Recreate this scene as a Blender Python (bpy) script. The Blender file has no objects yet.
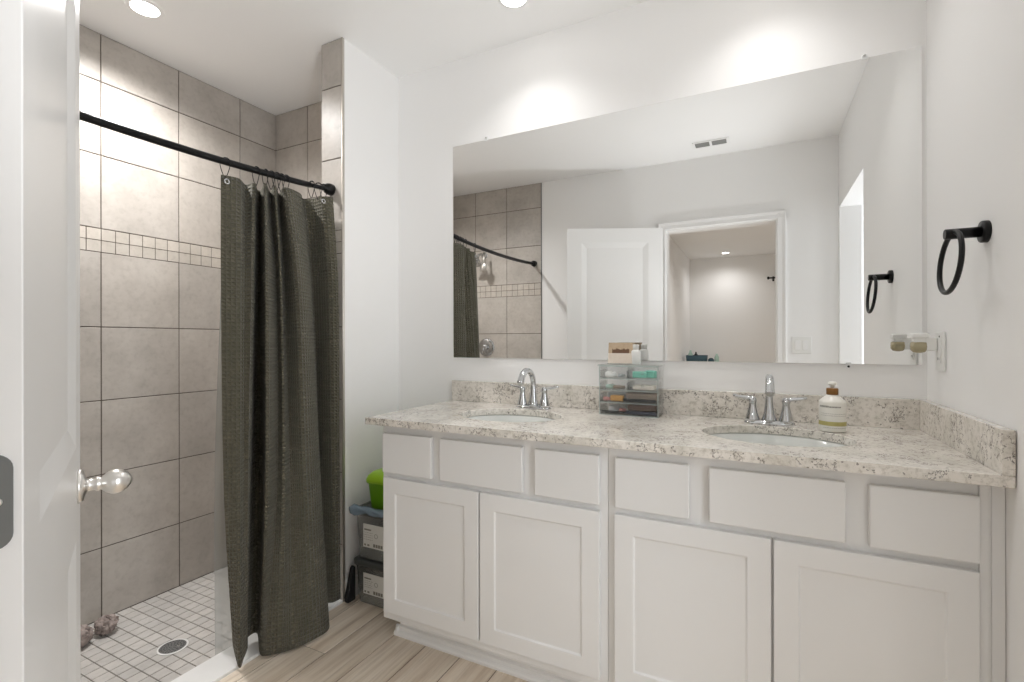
import bpy, bmesh, math, random
from mathutils import Vector, Matrix

random.seed(7)
SC = bpy.context.scene
COL = SC.collection
PI = math.pi

# ------------------------------------------------------------------ camera, world, exposure
CAM_H = 1.175
cd = bpy.data.cameras.new('camera')
cd.sensor_width = 36.0
cd.lens = 486.5 / 1024 * 36.0
cd.clip_start = 0.02
cam = bpy.data.objects.new('camera', cd)
COL.objects.link(cam)
cam.location = (0.0, -2.0, CAM_H)
cam.rotation_euler = (PI / 2, math.radians(0.1), math.radians(26.75))
SC.camera = cam

world = bpy.data.worlds.new('world')
SC.world = world
world.use_nodes = True
world.node_tree.nodes['Background'].inputs[0].default_value = (0.9, 0.95, 1.0, 1)
world.node_tree.nodes['Background'].inputs[1].default_value = 0.6

SC.view_settings.view_transform = 'Standard'
SC.view_settings.look = 'None'
SC.view_settings.gamma = 1.0
SC.view_settings.use_curve_mapping = False
SC.view_settings.exposure = 0.26
SC.cycles.use_denoising = True
SC.cycles.max_bounces = 14
SC.cycles.diffuse_bounces = 8
SC.cycles.glossy_bounces = 6
SC.cycles.transmission_bounces = 10
SC.cycles.transparent_max_bounces = 48
SC.cycles.sample_clamp_indirect = 6.0
CAN_STRENGTH = 9.0
VANITY_CAN_POWER = 14
SHOWER_CAN_POWER = 112
HALL_CAN_POWER = 42
SIDE_FILL_POWER = 15
BOUNCE_POWER = 38

# unseen fill light, added in the side room to brighten the bathroom
ld = bpy.data.lights.new('side_fill', 'AREA')
ld.shape = 'RECTANGLE'
ld.size = 1.7
ld.size_y = 0.42
ld.energy = SIDE_FILL_POWER
ld.color = (0.91, 0.955, 1.0)
lo = bpy.data.objects.new('side_fill', ld)
COL.objects.link(lo)
lo.location = (1.38, -1.79, 1.25)
lo.rotation_euler = (0, PI / 2, 0)      # shines towards -x

# added bounce fill: unseen spot by the doorway, aimed up at the ceiling
bl = bpy.data.lights.new('bounce_fill', 'SPOT')
bl.energy = BOUNCE_POWER
bl.color = (0.96, 0.98, 1.0)
bl.spot_size = math.radians(105)
bl.spot_blend = 1.0
bl.shadow_soft_size = 0.0
bo = bpy.data.objects.new('bounce_fill', bl)
COL.objects.link(bo)
bo.location = (0.06, -1.62, 0.90)
bo.rotation_euler = (Vector((-0.75, -0.95, 2.546)) - Vector(bo.location)).to_track_quat('-Z', 'Y').to_euler()

# ------------------------------------------------------------------ dimensions (metres)
ZC = 2.546
XL, XS, XW, XR = -2.608, -1.800, -1.668, 0.488
Y1 = -0.386
YN = -1.898
ZS = -0.060
DX0, DX1, DZ = -0.622, 0.118, 2.02          # doorway
OY0, OY1, OZ = -1.870, -1.055, 2.06         # opening in right wall
CL, CF, CZ, CT, BZ = -1.324, -0.609, 0.888, 0.862, 0.985
RY = [(-0.386, 1.866), (-1.20, 1.825), (-1.890, 1.848)]

def rod_z(y):
    (a, za), (b, zb), (c, zc) = RY
    return (za * (y - b) * (y - c) / ((a - b) * (a - c)) + zb * (y - a) * (y - c) / ((b - a) * (b - c))
            + zc * (y - a) * (y - b) / ((c - a) * (c - b)))

# ------------------------------------------------------------------ materials
def lin(c):
    return tuple((v / 12.92 if v <= 0.04045 else ((v + 0.055) / 1.055) ** 2.4) for v in c)

def rgb(r, g, b):
    return lin((r / 255, g / 255, b / 255)) + (1.0,)

class NT:
    def __init__(self, name):
        self.m = bpy.data.materials.new(name)
        self.m.use_nodes = True
        self.t = self.m.node_tree
        self.b = self.t.nodes['Principled BSDF']
        self.out = self.t.nodes['Material Output']
    def n(self, typ, **kw):
        nd = self.t.nodes.new(typ)
        for k, v in kw.items():
            setattr(nd, k, v)
        return nd
    def l(self, a, b):
        self.t.links.new(a, b)
    def math(self, op, a, b=None):
        nd = self.n('ShaderNodeMath', operation=op)
        for i, v in enumerate((a, b)):
            if v is None:
                continue
            if isinstance(v, (int, float)):
                nd.inputs[i].default_value = v
            else:
                self.l(v, nd.inputs[i])
        return nd.outputs[0]
    def coord(self, scale=(1, 1, 1), kind='Object'):
        tc = self.n('ShaderNodeTexCoord')
        mp = self.n('ShaderNodeMapping')
        mp.inputs['Scale'].default_value = scale
        self.l(tc.outputs[kind], mp.inputs[0])
        return mp.outputs[0]
    def noise(self, vec, scale, detail=4, rough=0.55):
        nd = self.n('ShaderNodeTexNoise')
        nd.inputs['Scale'].default_value = scale
        nd.inputs['Detail'].default_value = detail
        nd.inputs['Roughness'].default_value = rough
        self.l(vec, nd.inputs['Vector'])
        return nd.outputs[0]
    def ramp(self, fac, stops, interp='LINEAR'):
        nd = self.n('ShaderNodeValToRGB')
        cr = nd.color_ramp
        cr.interpolation = interp
        while len(cr.elements) < len(stops):
            cr.elements.new(0.5)
        for e, (p, c) in zip(cr.elements, stops):
            e.position = p
            e.color = c
        self.l(fac, nd.inputs[0])
        return nd.outputs[0]
    def mix(self, fac, a, b, blend='MIX'):
        nd = self.n('ShaderNodeMix', data_type='RGBA', blend_type=blend)
        for sock, v in ((nd.inputs[0], fac), (nd.inputs[6], a), (nd.inputs[7], b)):
            if isinstance(v, (int, float, tuple)):
                sock.default_value = v
            else:
                self.l(v, sock)
        return nd.outputs[2]
    def bump(self, h, strength=0.2, dist=0.002):
        nd = self.n('ShaderNodeBump')
        nd.inputs['Strength'].default_value = strength
        nd.inputs['Distance'].default_value = dist
        self.l(h, nd.inputs['Height'])
        self.l(nd.outputs[0], self.b.inputs['Normal'])
    def set(self, **kw):
        for k, v in kw.items():
            s = self.b.inputs[k.replace('_', ' ')]
            if isinstance(v, (int, float, tuple)):
                s.default_value = v
            else:
                self.l(v, s)
        return self

def plain(name, col, rough=0.5, metal=0.0, var=0.03, **kw):
    """painted / plastic / metal surface with a faint procedural mottle"""
    t = NT(name)
    v = t.coord()
    n = t.noise(v, 14, 3)
    d = tuple(c * (1 - var) for c in col[:3]) + (1,)
    t.set(Base_Color=t.mix(n, d, col), Roughness=rough, Metallic=metal, **kw)
    return t.m

def wall_mat(name, col, rough, scale, strength):
    t = NT(name)
    v = t.coord()
    t.set(Base_Color=t.mix(t.noise(v, 3, 2), tuple(c * 0.985 for c in col[:3]) + (1,), col), Roughness=rough)
    t.bump(t.noise(v, scale, 5, 0.6), strength, 0.0015)
    return t.m

M = {}
M['wall'] = wall_mat('white_wall_paint', (0.89, 0.887, 0.882, 1), 0.55, 70, 0.10)
M['ceil'] = wall_mat('white_ceiling_paint', (0.89, 0.888, 0.884, 1), 0.8, 55, 0.12)
M['trim'] = plain('white_trim_enamel', (0.86, 0.858, 0.852, 1), 0.3, var=0.01)
M['door'] = plain('white_door_enamel', (0.85, 0.847, 0.84, 1), 0.3, var=0.01)
M['cab'] = plain('white_cabinet_thermofoil', (0.77, 0.768, 0.762, 1), 0.35, var=0.01)
M['marble'] = plain('white_marble', (0.85, 0.845, 0.83, 1), 0.25, var=0.06)
M['porcelain'] = plain('white_porcelain', (0.72, 0.735, 0.71, 1), 0.10, var=0.01)
M['chrome'] = plain('polished_chrome', (0.60, 0.61, 0.62, 1), 0.07, 1.0)
M['nickel'] = plain('satin_nickel', (0.80, 0.78, 0.75, 1), 0.28, 1.0)
M['edge'] = plain('brushed_edge_metal', (0.58, 0.54, 0.49, 1), 0.5, 0.9)
M['darkmetal'] = plain('grey_hinge_metal', (0.22, 0.23, 0.23, 1), 0.45, 0.7)
M['steel'] = plain('drain_steel', (0.55, 0.54, 0.52, 1), 0.3, 1.0)
M['black'] = plain('matte_black_metal', (0.004, 0.004, 0.0045, 1), 0.36, 0.0, Specular_IOR_Level=0.3)
M['blackplastic'] = plain('black_plastic', (0.015, 0.016, 0.017, 1), 0.45)
M['whiteplastic'] = plain('white_plastic', (0.82, 0.82, 0.80, 1), 0.35, var=0.01)
M['dark'] = plain('dark_void', (0.02, 0.02, 0.02, 1), 0.9)
M['ventgrey'] = plain('vent_shadow_grey', (0.16, 0.16, 0.155, 1), 0.8)
M['louver'] = plain('grey_vent_louver', (0.26, 0.26, 0.25, 1), 0.6)
M['vinyl'] = plain('frosted_clip_plastic', (0.86, 0.87, 0.87, 1), 0.35)
M['green'] = plain('lime_green_plastic', (0.17, 0.43, 0.012, 1), 0.35, var=0.05, Subsurface_Weight=0.0)
M['greenlid'] = plain('lime_green_lid', (0.33, 0.58, 0.03, 1), 0.3, var=0.05)
M['lid'] = plain('dark_grey_bin_lid', (0.075, 0.08, 0.078, 1), 0.35)
M['clothblack'] = plain('black_bag_cloth', (0.013, 0.013, 0.014, 1), 0.8)
M['bagblue'] = plain('pale_blue_plastic_bag', (0.32, 0.42, 0.52, 1), 0.2, Transmission_Weight=0.35)
M['copper'] = plain('copper_brown_pump', (0.26, 0.125, 0.035, 1), 0.3, 0.5)
M['gold'] = plain('olive_gold_label_band', (0.48, 0.43, 0.16, 1), 0.5)
M['bottle'] = plain('cream_bottle', (0.82, 0.80, 0.74, 1), 0.3, var=0.01)
M['ink'] = plain('grey_print', (0.24, 0.23, 0.20, 1), 0.6)
M['sage'] = plain('sage_green_oil', (0.33, 0.36, 0.22, 1), 0.15, var=0.1)
M['tanoil'] = plain('tan_oil', (0.40, 0.35, 0.22, 1), 0.15, var=0.1)
M['mint'] = plain('mint_green_plastic', (0.22, 0.62, 0.50, 1), 0.3)
M['brown'] = plain('brown_makeup_case', (0.10, 0.05, 0.03, 1), 0.4)
M['orange'] = plain('amber_case', (0.62, 0.34, 0.10, 1), 0.35)
M['navy'] = plain('navy_case', (0.02, 0.025, 0.05, 1), 0.3)
M['taupe'] = plain('taupe_case', (0.32, 0.26, 0.21, 1), 0.5)
M['pink'] = plain('pink_case', (0.62, 0.30, 0.28, 1), 0.4)
M['greybox'] = plain('grey_case', (0.45, 0.47, 0.48, 1), 0.4)
M['paper'] = plain('cream_card', (0.82, 0.77, 0.70, 1), 0.6)
M['teal'] = plain('slate_teal_fabric', (0.045, 0.095, 0.12, 1), 0.7)
M['palegreen'] = plain('pale_green_plastic', (0.45, 0.62, 0.54, 1), 0.4)
M['label'] = plain('white_paper_label', (0.78, 0.78, 0.75, 1), 0.6)
M['taupepouf'] = plain('taupe_mesh_nylon', (0.42, 0.35, 0.32, 1), 0.75, var=0.25)
M['wood_light'] = plain('pale_dresser_paint', (0.7, 0.69, 0.66, 1), 0.5)

def mirror_mat():
    t = NT('silvered_mirror')
    n = t.noise(t.coord(), 2, 1)
    t.set(Base_Color=t.mix(n, (0.925, 0.93, 0.925, 1), (0.93, 0.935, 0.93, 1)), Metallic=1.0, Roughness=0.0)
    return t.m
M['mirror'] = mirror_mat()

def acrylic_mat(name, tint, alpha, rough=0.05, clear=(0.96, 0.98, 0.97, 1), gloss=0.7):
    """thin clear plastic: mostly see-through, a diffuse haze and a glossy skin"""
    t = NT(name)
    n = t.noise(t.coord(), 20, 2)
    t.set(Base_Color=t.mix(n, tuple(c * 0.95 for c in tint[:3]) + (1,), tint), Roughness=rough)
    tr = t.n('ShaderNodeBsdfTransparent')
    tr.inputs[0].default_value = clear
    gl = t.n('ShaderNodeBsdfGlossy')
    gl.inputs['Roughness'].default_value = rough
    fr = t.n('ShaderNodeFresnel')
    fr.inputs[0].default_value = 1.3
    m1 = t.n('ShaderNodeMixShader')
    m1.inputs[0].default_value = alpha
    t.l(tr.outputs[0], m1.inputs[1]); t.l(t.b.outputs[0], m1.inputs[2])
    m2 = t.n('ShaderNodeMixShader')
    t.l(t.math('MULTIPLY', fr.outputs[0], gloss), m2.inputs[0])
    t.l(m1.outputs[0], m2.inputs[1]); t.l(gl.outputs[0], m2.inputs[2])
    t.l(m2.outputs[0], t.out.inputs[0])
    return t.m
M['acrylic'] = acrylic_mat('clear_acrylic', (0.86, 0.90, 0.89, 1), 0.02, 0.05, (0.998, 1.0, 0.999, 1), 0.6)
M['acrylicedge'] = acrylic_mat('acrylic_cut_edge', (0.62, 0.70, 0.68, 1), 0.55, 0.1)
M['bin'] = acrylic_mat('clear_grey_bin_plastic', (0.56, 0.58, 0.575, 1), 0.38, 0.2)
M['liner'] = acrylic_mat('frosted_liner_vinyl', (0.66, 0.69, 0.70, 1), 0.34, 0.3)

def emit_mat(name, strength):
    t = NT(name)
    n = t.noise(t.coord(), 5, 1)
    t.set(Base_Color=(0.9, 0.9, 0.9, 1), Emission_Color=t.mix(n, (1.0, 0.955, 0.90, 1), (1.0, 0.96, 0.91, 1)), Emission_Strength=strength)
    return t.m
M['lens'] = emit_mat('lit_downlight_lens', CAN_STRENGTH)

def tile_mat(name, c1, c2, c3, rough):
    t = NT(name)
    v = t.coord()
    at = t.n('ShaderNodeAttribute', attribute_name='tone')
    n1 = t.noise(v, 5.5, 6, 0.62)
    n2 = t.noise(v, 38, 5, 0.65)
    base = t.ramp(n1, [(0.32, c1), (0.55, c2), (0.74, c3)])
    sp = t.ramp(n2, [(0.30, (0.80, 0.79, 0.78, 1)), (0.5, (1, 1, 1, 1)), (0.72, (1.04, 1.04, 1.04, 1))])
    c = t.mix(0.55, base, sp, 'MULTIPLY')
    tone = t.mix(at.outputs['Fac'], (0.93, 0.93, 0.93, 1), (1.03, 1.02, 1.01, 1))
    t.set(Base_Color=t.mix(1.0, c, tone, 'MULTIPLY'), Roughness=rough)
    t.bump(n2, 0.06, 0.001)
    return t.m
M['tile'] = tile_mat('greige_wall_tile', rgb(176, 170, 163), rgb(190, 184, 177), rgb(200, 195, 188), 0.38)
M['mosaic'] = tile_mat('greige_mosaic_tile', rgb(188, 185, 181), rgb(200, 197, 193), rgb(209, 206, 203), 0.42)
M['listello'] = tile_mat('greige_border_tile', rgb(188, 181, 171), rgb(200, 193, 184), rgb(208, 202, 193), 0.40)
M['grout'] = plain('dark_grout', rgb(98, 88, 78), 0.9, var=0.15)
M['grout2'] = plain('floor_grout', rgb(126, 120, 113), 0.9, var=0.3)

def plank_mat():
    t = NT('wood_look_plank_tile')
    at = t.n('ShaderNodeAttribute', attribute_name='tone')
    tc = t.n('ShaderNodeTexCoord')
    off = t.n('ShaderNodeVectorMath', operation='ADD')
    cmb = t.n('ShaderNodeCombineXYZ')
    t.l(t.math('MULTIPLY', at.outputs['Fac'], 9.0), cmb.inputs[0])
    t.l(t.math('MULTIPLY', at.outputs['Fac'], 31.0), cmb.inputs[1])
    t.l(tc.outputs['Object'], off.inputs[0]); t.l(cmb.outputs[0], off.inputs[1])
    def mp(s):
        m = t.n('ShaderNodeMapping'); m.inputs['Scale'].default_value = s
        t.l(off.outputs[0], m.inputs[0]); return m.outputs[0]
    g1 = t.noise(mp((22, 1.6, 1)), 1.0, 6, 0.62)
    g2 = t.noise(mp((85, 3.5, 1)), 1.0, 4, 0.6)
    c = t.ramp(g1, [(0.28, rgb(196, 178, 158)), (0.46, rgb(222, 208, 190)), (0.62, rgb(236, 225, 210)), (0.85, rgb(208, 192, 172))])
    f = t.ramp(g2, [(0.30, (0.66, 0.62, 0.58, 1)), (0.52, (1, 1, 1, 1))])
    c = t.mix(0.6, c, f, 'MULTIPLY')
    tone = t.mix(at.outputs['Fac'], (0.94, 0.93, 0.92, 1), (1.12, 1.11, 1.10, 1))
    t.set(Base_Color=t.mix(1.0, c, tone, 'MULTIPLY'), Roughness=0.42)
    t.bump(g2, 0.10, 0.001)
    return t.m
M['plank'] = plank_mat()
M['plankgap'] = plain('brown_plank_grout', rgb(88, 72, 56), 0.9)

def granite_mat():
    t = NT('speckled_cream_granite')
    v = t.coord()
    patch = t.noise(v, 9, 5, 0.6)
    base = t.ramp(patch, [(0.30, rgb(204, 200, 190)), (0.48, rgb(224, 219, 211)), (0.62, rgb(233, 228, 221)), (0.8, rgb(210, 208, 197))])
    mid = t.noise(v, 75, 6, 0.72)
    m1 = t.ramp(mid, [(0.36, (0.56, 0.54, 0.50, 1)), (0.52, (1, 1, 1, 1))])
    c = t.mix(0.65, base, m1, 'MULTIPLY')
    # dark flecks: warped voronoi cells gated by a patchy noise
    wv = t.n('ShaderNodeVectorMath', operation='ADD')
    wn = t.n('ShaderNodeTexNoise'); wn.inputs['Scale'].default_value = 30
    wn.inputs['Detail'].default_value = 3
    t.l(v, wn.inputs['Vector'])
    ws = t.n('ShaderNodeVectorMath', operation='SCALE'); ws.inputs['Scale'].default_value = 0.03
    t.l(wn.outputs['Color'], ws.inputs[0]); t.l(v, wv.inputs[0]); t.l(ws.outputs[0], wv.inputs[1])
    gate = t.noise(v, 16, 3, 0.5)
    veins = t.noise(wv.outputs[0], 42, 4, 0.6)
    vv = t.math('ABSOLUTE', t.math('SUBTRACT', veins, 0.5))
    vm = t.math('MULTIPLY', t.math('LESS_THAN', vv, 0.018), t.math('GREATER_THAN', gate, 0.52))
    c = t.mix(t.math('MULTIPLY', vm, 0.72), c, rgb(84, 76, 68))
    vo = t.n('ShaderNodeTexVoronoi', feature='F1'); vo.inputs['Scale'].default_value = 85
    t.l(wv.outputs[0], vo.inputs['Vector'])
    fl = t.math('MULTIPLY', t.math('LESS_THAN', vo.outputs['Distance'], 0.24), t.math('GREATER_THAN', t.noise(v, 30, 2), 0.56))
    c = t.mix(t.math('MULTIPLY', fl, 0.65), c, rgb(58, 52, 47))
    t.set(Base_Color=c, Roughness=0.13, IOR=1.55)
    return t.m
M['granite'] = granite_mat()

def curtain_mat():
    t = NT('olive_waffle_weave')
    uv = t.n('ShaderNodeUVMap', uv_map='UVMap')
    sx = t.n('ShaderNodeSeparateXYZ')
    t.l(uv.outputs[0], sx.inputs[0])
    p = 0.0145
    a = t.math('ABSOLUTE', t.math('SINE', t.math('MULTIPLY', sx.outputs[0], PI / p)))
    b = t.math('ABSOLUTE', t.math('SINE', t.math('MULTIPLY', sx.outputs[1], PI / p)))
    h = t.math('MINIMUM', a, b)
    h = t.math('POWER', h, 0.8)
    n = t.noise(t.coord(), 300, 2)
    c = t.mix(n, rgb(80, 77, 62), rgb(101, 97, 81))
    t.set(Base_Color=c, Roughness=0.85, Sheen_Weight=0.12, Sheen_Roughness=0.5)
    t.bump(h, 1.0, -0.0065)
    return t.m
M['curtain'] = curtain_mat()

def picture_mat():
    """a tan landscape card with a dark tree line and a cream lower band"""
    t = NT('tan_landscape_card')
    tc = t.n('ShaderNodeTexCoord')
    sx = t.n('ShaderNodeSeparateXYZ')
    t.l(tc.outputs['Object'], sx.inputs[0])
    n = t.noise(t.coord(), 60, 4)
    sky = t.mix(n, rgb(176, 152, 124), rgb(206, 186, 160))
    edge = t.math('ADD', sx.outputs[2], t.math('MULTIPLY', n, 0.022))
    tree = t.math('MULTIPLY', t.math('LESS_THAN', edge, t.math('ADD', 0.066, t.math('MULTIPLY', t.noise(t.coord(), 130, 3), 0.012))), t.math('LESS_THAN', t.math('ABSOLUTE', sx.outputs[0]), 0.034))
    c = t.mix(t.math('MULTIPLY', tree, 0.9), sky, rgb(92, 58, 34))
    low = t.math('LESS_THAN', sx.outputs[2], 0.044)
    c = t.mix(low, c, t.mix(n, rgb(216, 202, 186), rgb(232, 222, 210)))
    t.set(Base_Color=c, Roughness=0.5)
    return t.m
M['picture'] = picture_mat()

# ------------------------------------------------------------------ mesh building
class MB:
    def __init__(self):
        self.bm = bmesh.new()
        self.tone = self.bm.faces.layers.float.new('tone')
    def face(self, vs, smooth=False, tone=0.5):
        try:
            f = self.bm.faces.new(vs)
        except ValueError:
            return None
        f.smooth = smooth
        f[self.tone] = tone
        return f
    def quad(self, *pts, tone=0.5):
        return self.face([self.bm.verts.new(p) for p in pts], tone=tone)
    def box(self, x0, x1, y0, y1, z0, z1, bevel=0.0, seg=2, tone=0.5):
        v = [self.bm.verts.new((x, y, z)) for z in (z0, z1) for y in (y0, y1) for x in (x0, x1)]
        fs = [self.face([v[i] for i in q], tone=tone) for q in
              ((0, 2, 3, 1), (4, 5, 7, 6), (0, 1, 5, 4), (2, 6, 7, 3), (0, 4, 6, 2), (1, 3, 7, 5))]
        if bevel > 0:
            es = list({e for f in fs for e in f.edges})
            r = bmesh.ops.bevel(self.bm, geom=es, offset=bevel, segments=seg, profile=0.5, affect='EDGES')
            for f in r['faces']:
                f.smooth = True
                f[self.tone] = tone
        return self
    def loft(self, rings, close_u=True, cap0=False, cap1=False, smooth=True):
        vr = [[self.bm.verts.new(p) for p in r] for r in rings]
        n = len(vr[0])
        for a, b in zip(vr[:-1], vr[1:]):
            for i in range(n if close_u else n - 1):
                j = (i + 1) % n
                self.face([a[i], a[j], b[j], b[i]], smooth)
        if cap0:
            self.face(list(reversed(vr[0])))
        if cap1:
            self.face(vr[-1])
        return self
    def lathe(self, prof, c=(0, 0, 0), axis=(0, 0, 1), seg=24, cap0=True, cap1=True, sx=1.0, sy=1.0):
        """prof: list of (radius, height along axis)"""
        ax = Vector(axis).normalized()
        q = Vector((0, 0, 1)).rotation_difference(ax)
        c = Vector(c)
        rings = []
        for r, h in prof:
            rings.append([c + q @ Vector((r * sx * math.cos(2 * PI * k / seg), r * sy * math.sin(2 * PI * k / seg), h)) for k in range(seg)])
        return self.loft(rings, True, cap0, cap1)
    def tube(self, pts, rad, seg=10, closed=False, caps=True):
        P = [Vector(p) for p in pts]
        n = len(P)
        R = rad if isinstance(rad, (list, tuple)) else [rad] * n
        rings = []
        up = None
        for i in range(n):
            if closed:
                t = (P[(i + 1) % n] - P[i - 1]).normalized()
            else:
                t = (P[min(i + 1, n - 1)] - P[max(i - 1, 0)]).normalized()
            if up is None:
                up = Vector((0, 0, 1)) if abs(t.z) < 0.9 else Vector((1, 0, 0))
            s = t.cross(up)
            if s.length < 1e-5:
                s = t.cross(Vector((0, 1, 0)))
            s.normalize()
            up = s.cross(t).normalized()
            rings.append([P[i] + (s * math.cos(2 * PI * k / seg) + up * math.sin(2 * PI * k / seg)) * R[i] for k in range(seg)])
        if closed:
            rings.append(rings[0])
            self.loft(rings, True)
            bmesh.ops.remove_doubles(self.bm, verts=self.bm.verts[:], dist=1e-6)
            return self
        return self.loft(rings, True, caps, caps)
    def ball(self, c, rx, ry=None, rz=None, seg=18, ring=12):
        ry = ry or rx; rz = rz or rx
        rings = []
        for i in range(1, ring):
            th = PI * i / ring
            rings.append([(c[0] + rx * math.sin(th) * math.cos(2 * PI * k / seg), c[1] + ry * math.sin(th) * math.sin(2 * PI * k / seg), c[2] - rz * math.cos(th)) for k in range(seg)])
        return self.loft(rings, True, True, True)
    def prism(self, poly, axis, a, b):
        """extrude a 2-D polygon along axis 'x','y' or 'z' from a to b"""
        f = {'x': lambda p, t: (t, p[0], p[1]), 'y': lambda p, t: (p[0], t, p[1]), 'z': lambda p, t: (p[0], p[1], t)}[axis]
        r0 = [self.bm.verts.new(f(p, a)) for p in poly]
        r1 = [self.bm.verts.new(f(p, b)) for p in poly]
        n = len(poly)
        for i in range(n):
            j = (i + 1) % n
            self.face([r0[i], r0[j], r1[j], r1[i]])
        self.face(list(reversed(r0)))
        self.face(r1)
        return self
    def panelled(self, w, h, t, cols, rows, panels, depth, slope, y0=0.0):
        """slab with recessed panels on its front (-y) face; x 0..w, z 0..h, y y0..y0+t"""
        xs, zs = cols, rows
        for i in range(len(xs) - 1):
            for j in range(len(zs) - 1):
                a, b, c, d = xs[i], xs[i + 1], zs[j], zs[j + 1]
                if (i, j) in panels:
                    o = [(a, y0, c), (b, y0, c), (b, y0, d), (a, y0, d)]
                    e = slope
                    q = [(a + e, y0 + depth, c + e), (b - e, y0 + depth, c + e), (b - e, y0 + depth, d - e), (a + e, y0 + depth, d - e)]
                    for k in range(4):
                        m = (k + 1) % 4
                        self.quad(o[k], o[m], q[m], q[k])
                    self.quad(*q)
                else:
                    self.quad((a, y0, c), (b, y0, c), (b, y0, d), (a, y0, d))
        y1 = y0 + t
        self.quad((w, y1, 0), (0, y1, 0), (0, y1, h), (w, y1, h))
        for i in range(len(xs) - 1):
            a, b = xs[i], xs[i + 1]
            self.quad((a, y1, 0), (b, y1, 0), (b, y0, 0), (a, y0, 0))
            self.quad((a, y0, h), (b, y0, h), (b, y1, h), (a, y1, h))
        for j in range(len(zs) - 1):
            c, d = zs[j], zs[j + 1]
            self.quad((0, y1, c), (0, y0, c), (0, y0, d), (0, y1, d))
            self.quad((w, y0, c), (w, y1, c), (w, y1, d), (w, y0, d))
        bmesh.ops.remove_doubles(self.bm, verts=self.bm.verts[:], dist=1e-6)
        return self
    def build(self, name, mat, parent=None, loc=(0, 0, 0), rot=(0, 0, 0), mod=None, normals=True):
        if normals:
            bmesh.ops.recalc_face_normals(self.bm, faces=self.bm.faces[:])
        me = bpy.data.meshes.new(name)
        self.bm.to_mesh(me)
        self.bm.free()
        for m in (mat if isinstance(mat, (list, tuple)) else [mat]):
            me.materials.append(m)
        o = bpy.data.objects.new(name, me)
        COL.objects.link(o)
        o.location = loc
        o.rotation_euler = rot
        if parent is not None:
            o.parent = parent
        if mod:
            b = o.modifiers.new('bevel', 'BEVEL')
            b.width = mod; b.segments = 2; b.limit_method = 'ANGLE'; b.angle_limit = math.radians(50)
        return o

def thing(name, label, cat, loc=(0, 0, 0), rz=0.0, group=None, kind=None):
    o = bpy.data.objects.new(name, None)
    o.empty_display_size = 0.05
    COL.objects.link(o)
    o.location = loc
    o.rotation_euler = (0, 0, rz)
    return tag(o, label, cat, group, kind)

def tag(o, label, cat, group=None, kind=None):
    o['label'] = label
    o['category'] = cat
    if group:
        o['group'] = group
    if kind:
        o['kind'] = kind
    return o

def struct(o, label, cat):
    return tag(o, label, cat, kind='structure')

def dup(root, loc, rz, label):
    r = root.copy(); COL.objects.link(r)
    r.location = loc; r.rotation_euler = (0, 0, rz); r['label'] = label
    for ch in list(root.children):
        c = ch.copy(); COL.objects.link(c); c.parent = r
        for g in list(ch.children):
            d = g.copy(); COL.objects.link(d); d.parent = c
    return r

# ------------------------------------------------------------------ room shell
# wood-look plank floor
PW = 0.1555
mb = MB()
x = -1.300 - 3 * PW
i = 0
while x < XR + 0.4:
    xa, xb = max(x + 0.0016, XW + 0.001), min(x + PW - 0.0016, XR + 0.16)
    if xb > xa:
        y = 0.0 - (0.683 if i == 1 else random.choice((0.14, 0.22, 0.30, 1.02, 1.10)))
        edges = [0.02, y]
        while edges[-1] > -2.06:
            edges.append(edges[-1] - 1.2)
        for ya, yb in zip(edges[:-1], edges[1:]):
            mb.box(xa, xb, max(yb, -2.06) + 0.0012, ya - 0.0012, -0.012, 0.0, 0.0010, 1, tone=random.random())
    x += PW
    i += 1
fl = mb.build('floor', M['plank'])
struct(fl, 'beige wood-look plank floor in front of the vanity', 'floor')
g = MB().box(XW + 0.001, XR + 0.16, -2.06, 0.02, -0.05, -0.002).build('plank_grout', M['plankgap'], fl)

struct(MB().box(XL - 0.15, XR + 0.122, -2.02, 0.10, ZC, ZC + 0.08).build('ceiling', M['ceil']), 'white bathroom ceiling', 'ceiling')
struct(MB().box(XL - 0.15, XR + 0.122, 0.0, 0.10, -0.06, ZC).build('wall_back', M['wall']), 'white wall behind the vanity and mirror', 'wall')
struct(MB().box(XS + 0.008, XW, Y1 + 0.008, 0.0, -0.02, ZC).build('wall_wing', M['wall']), 'white wing wall between shower and vanity', 'wall')
struct(MB().box(XL - 0.15, XL - 0.008, -2.02, 0.0, -0.06, ZC).build('wall_left', M['wall']), 'wall behind the long shower tile', 'wall')
mb = MB()
mb.box(XL - 0.15, DX0 - 0.018, -2.02, YN, -0.06, ZC)
mb.box(DX1 + 0.018, XR + 0.122, -2.02, YN, -0.06, ZC)
mb.box(DX0 - 0.018, DX1 + 0.018, -2.02, YN, DZ + 0.018, ZC)
struct(mb.build('wall_front', M['wall']), 'white wall with the doorway, seen in the mirror', 'wall')
mb = MB()
mb.box(XR, XR + 0.122, OY1, 0.0, -0.02, ZC)
mb.box(XR, XR + 0.122, YN, OY0, -0.02, ZC)
mb.box(XR, XR + 0.122, OY0, OY1, OZ, ZC)
struct(mb.build('wall_right', M['wall']), 'white right-hand wall with the towel ring', 'wall')

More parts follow.
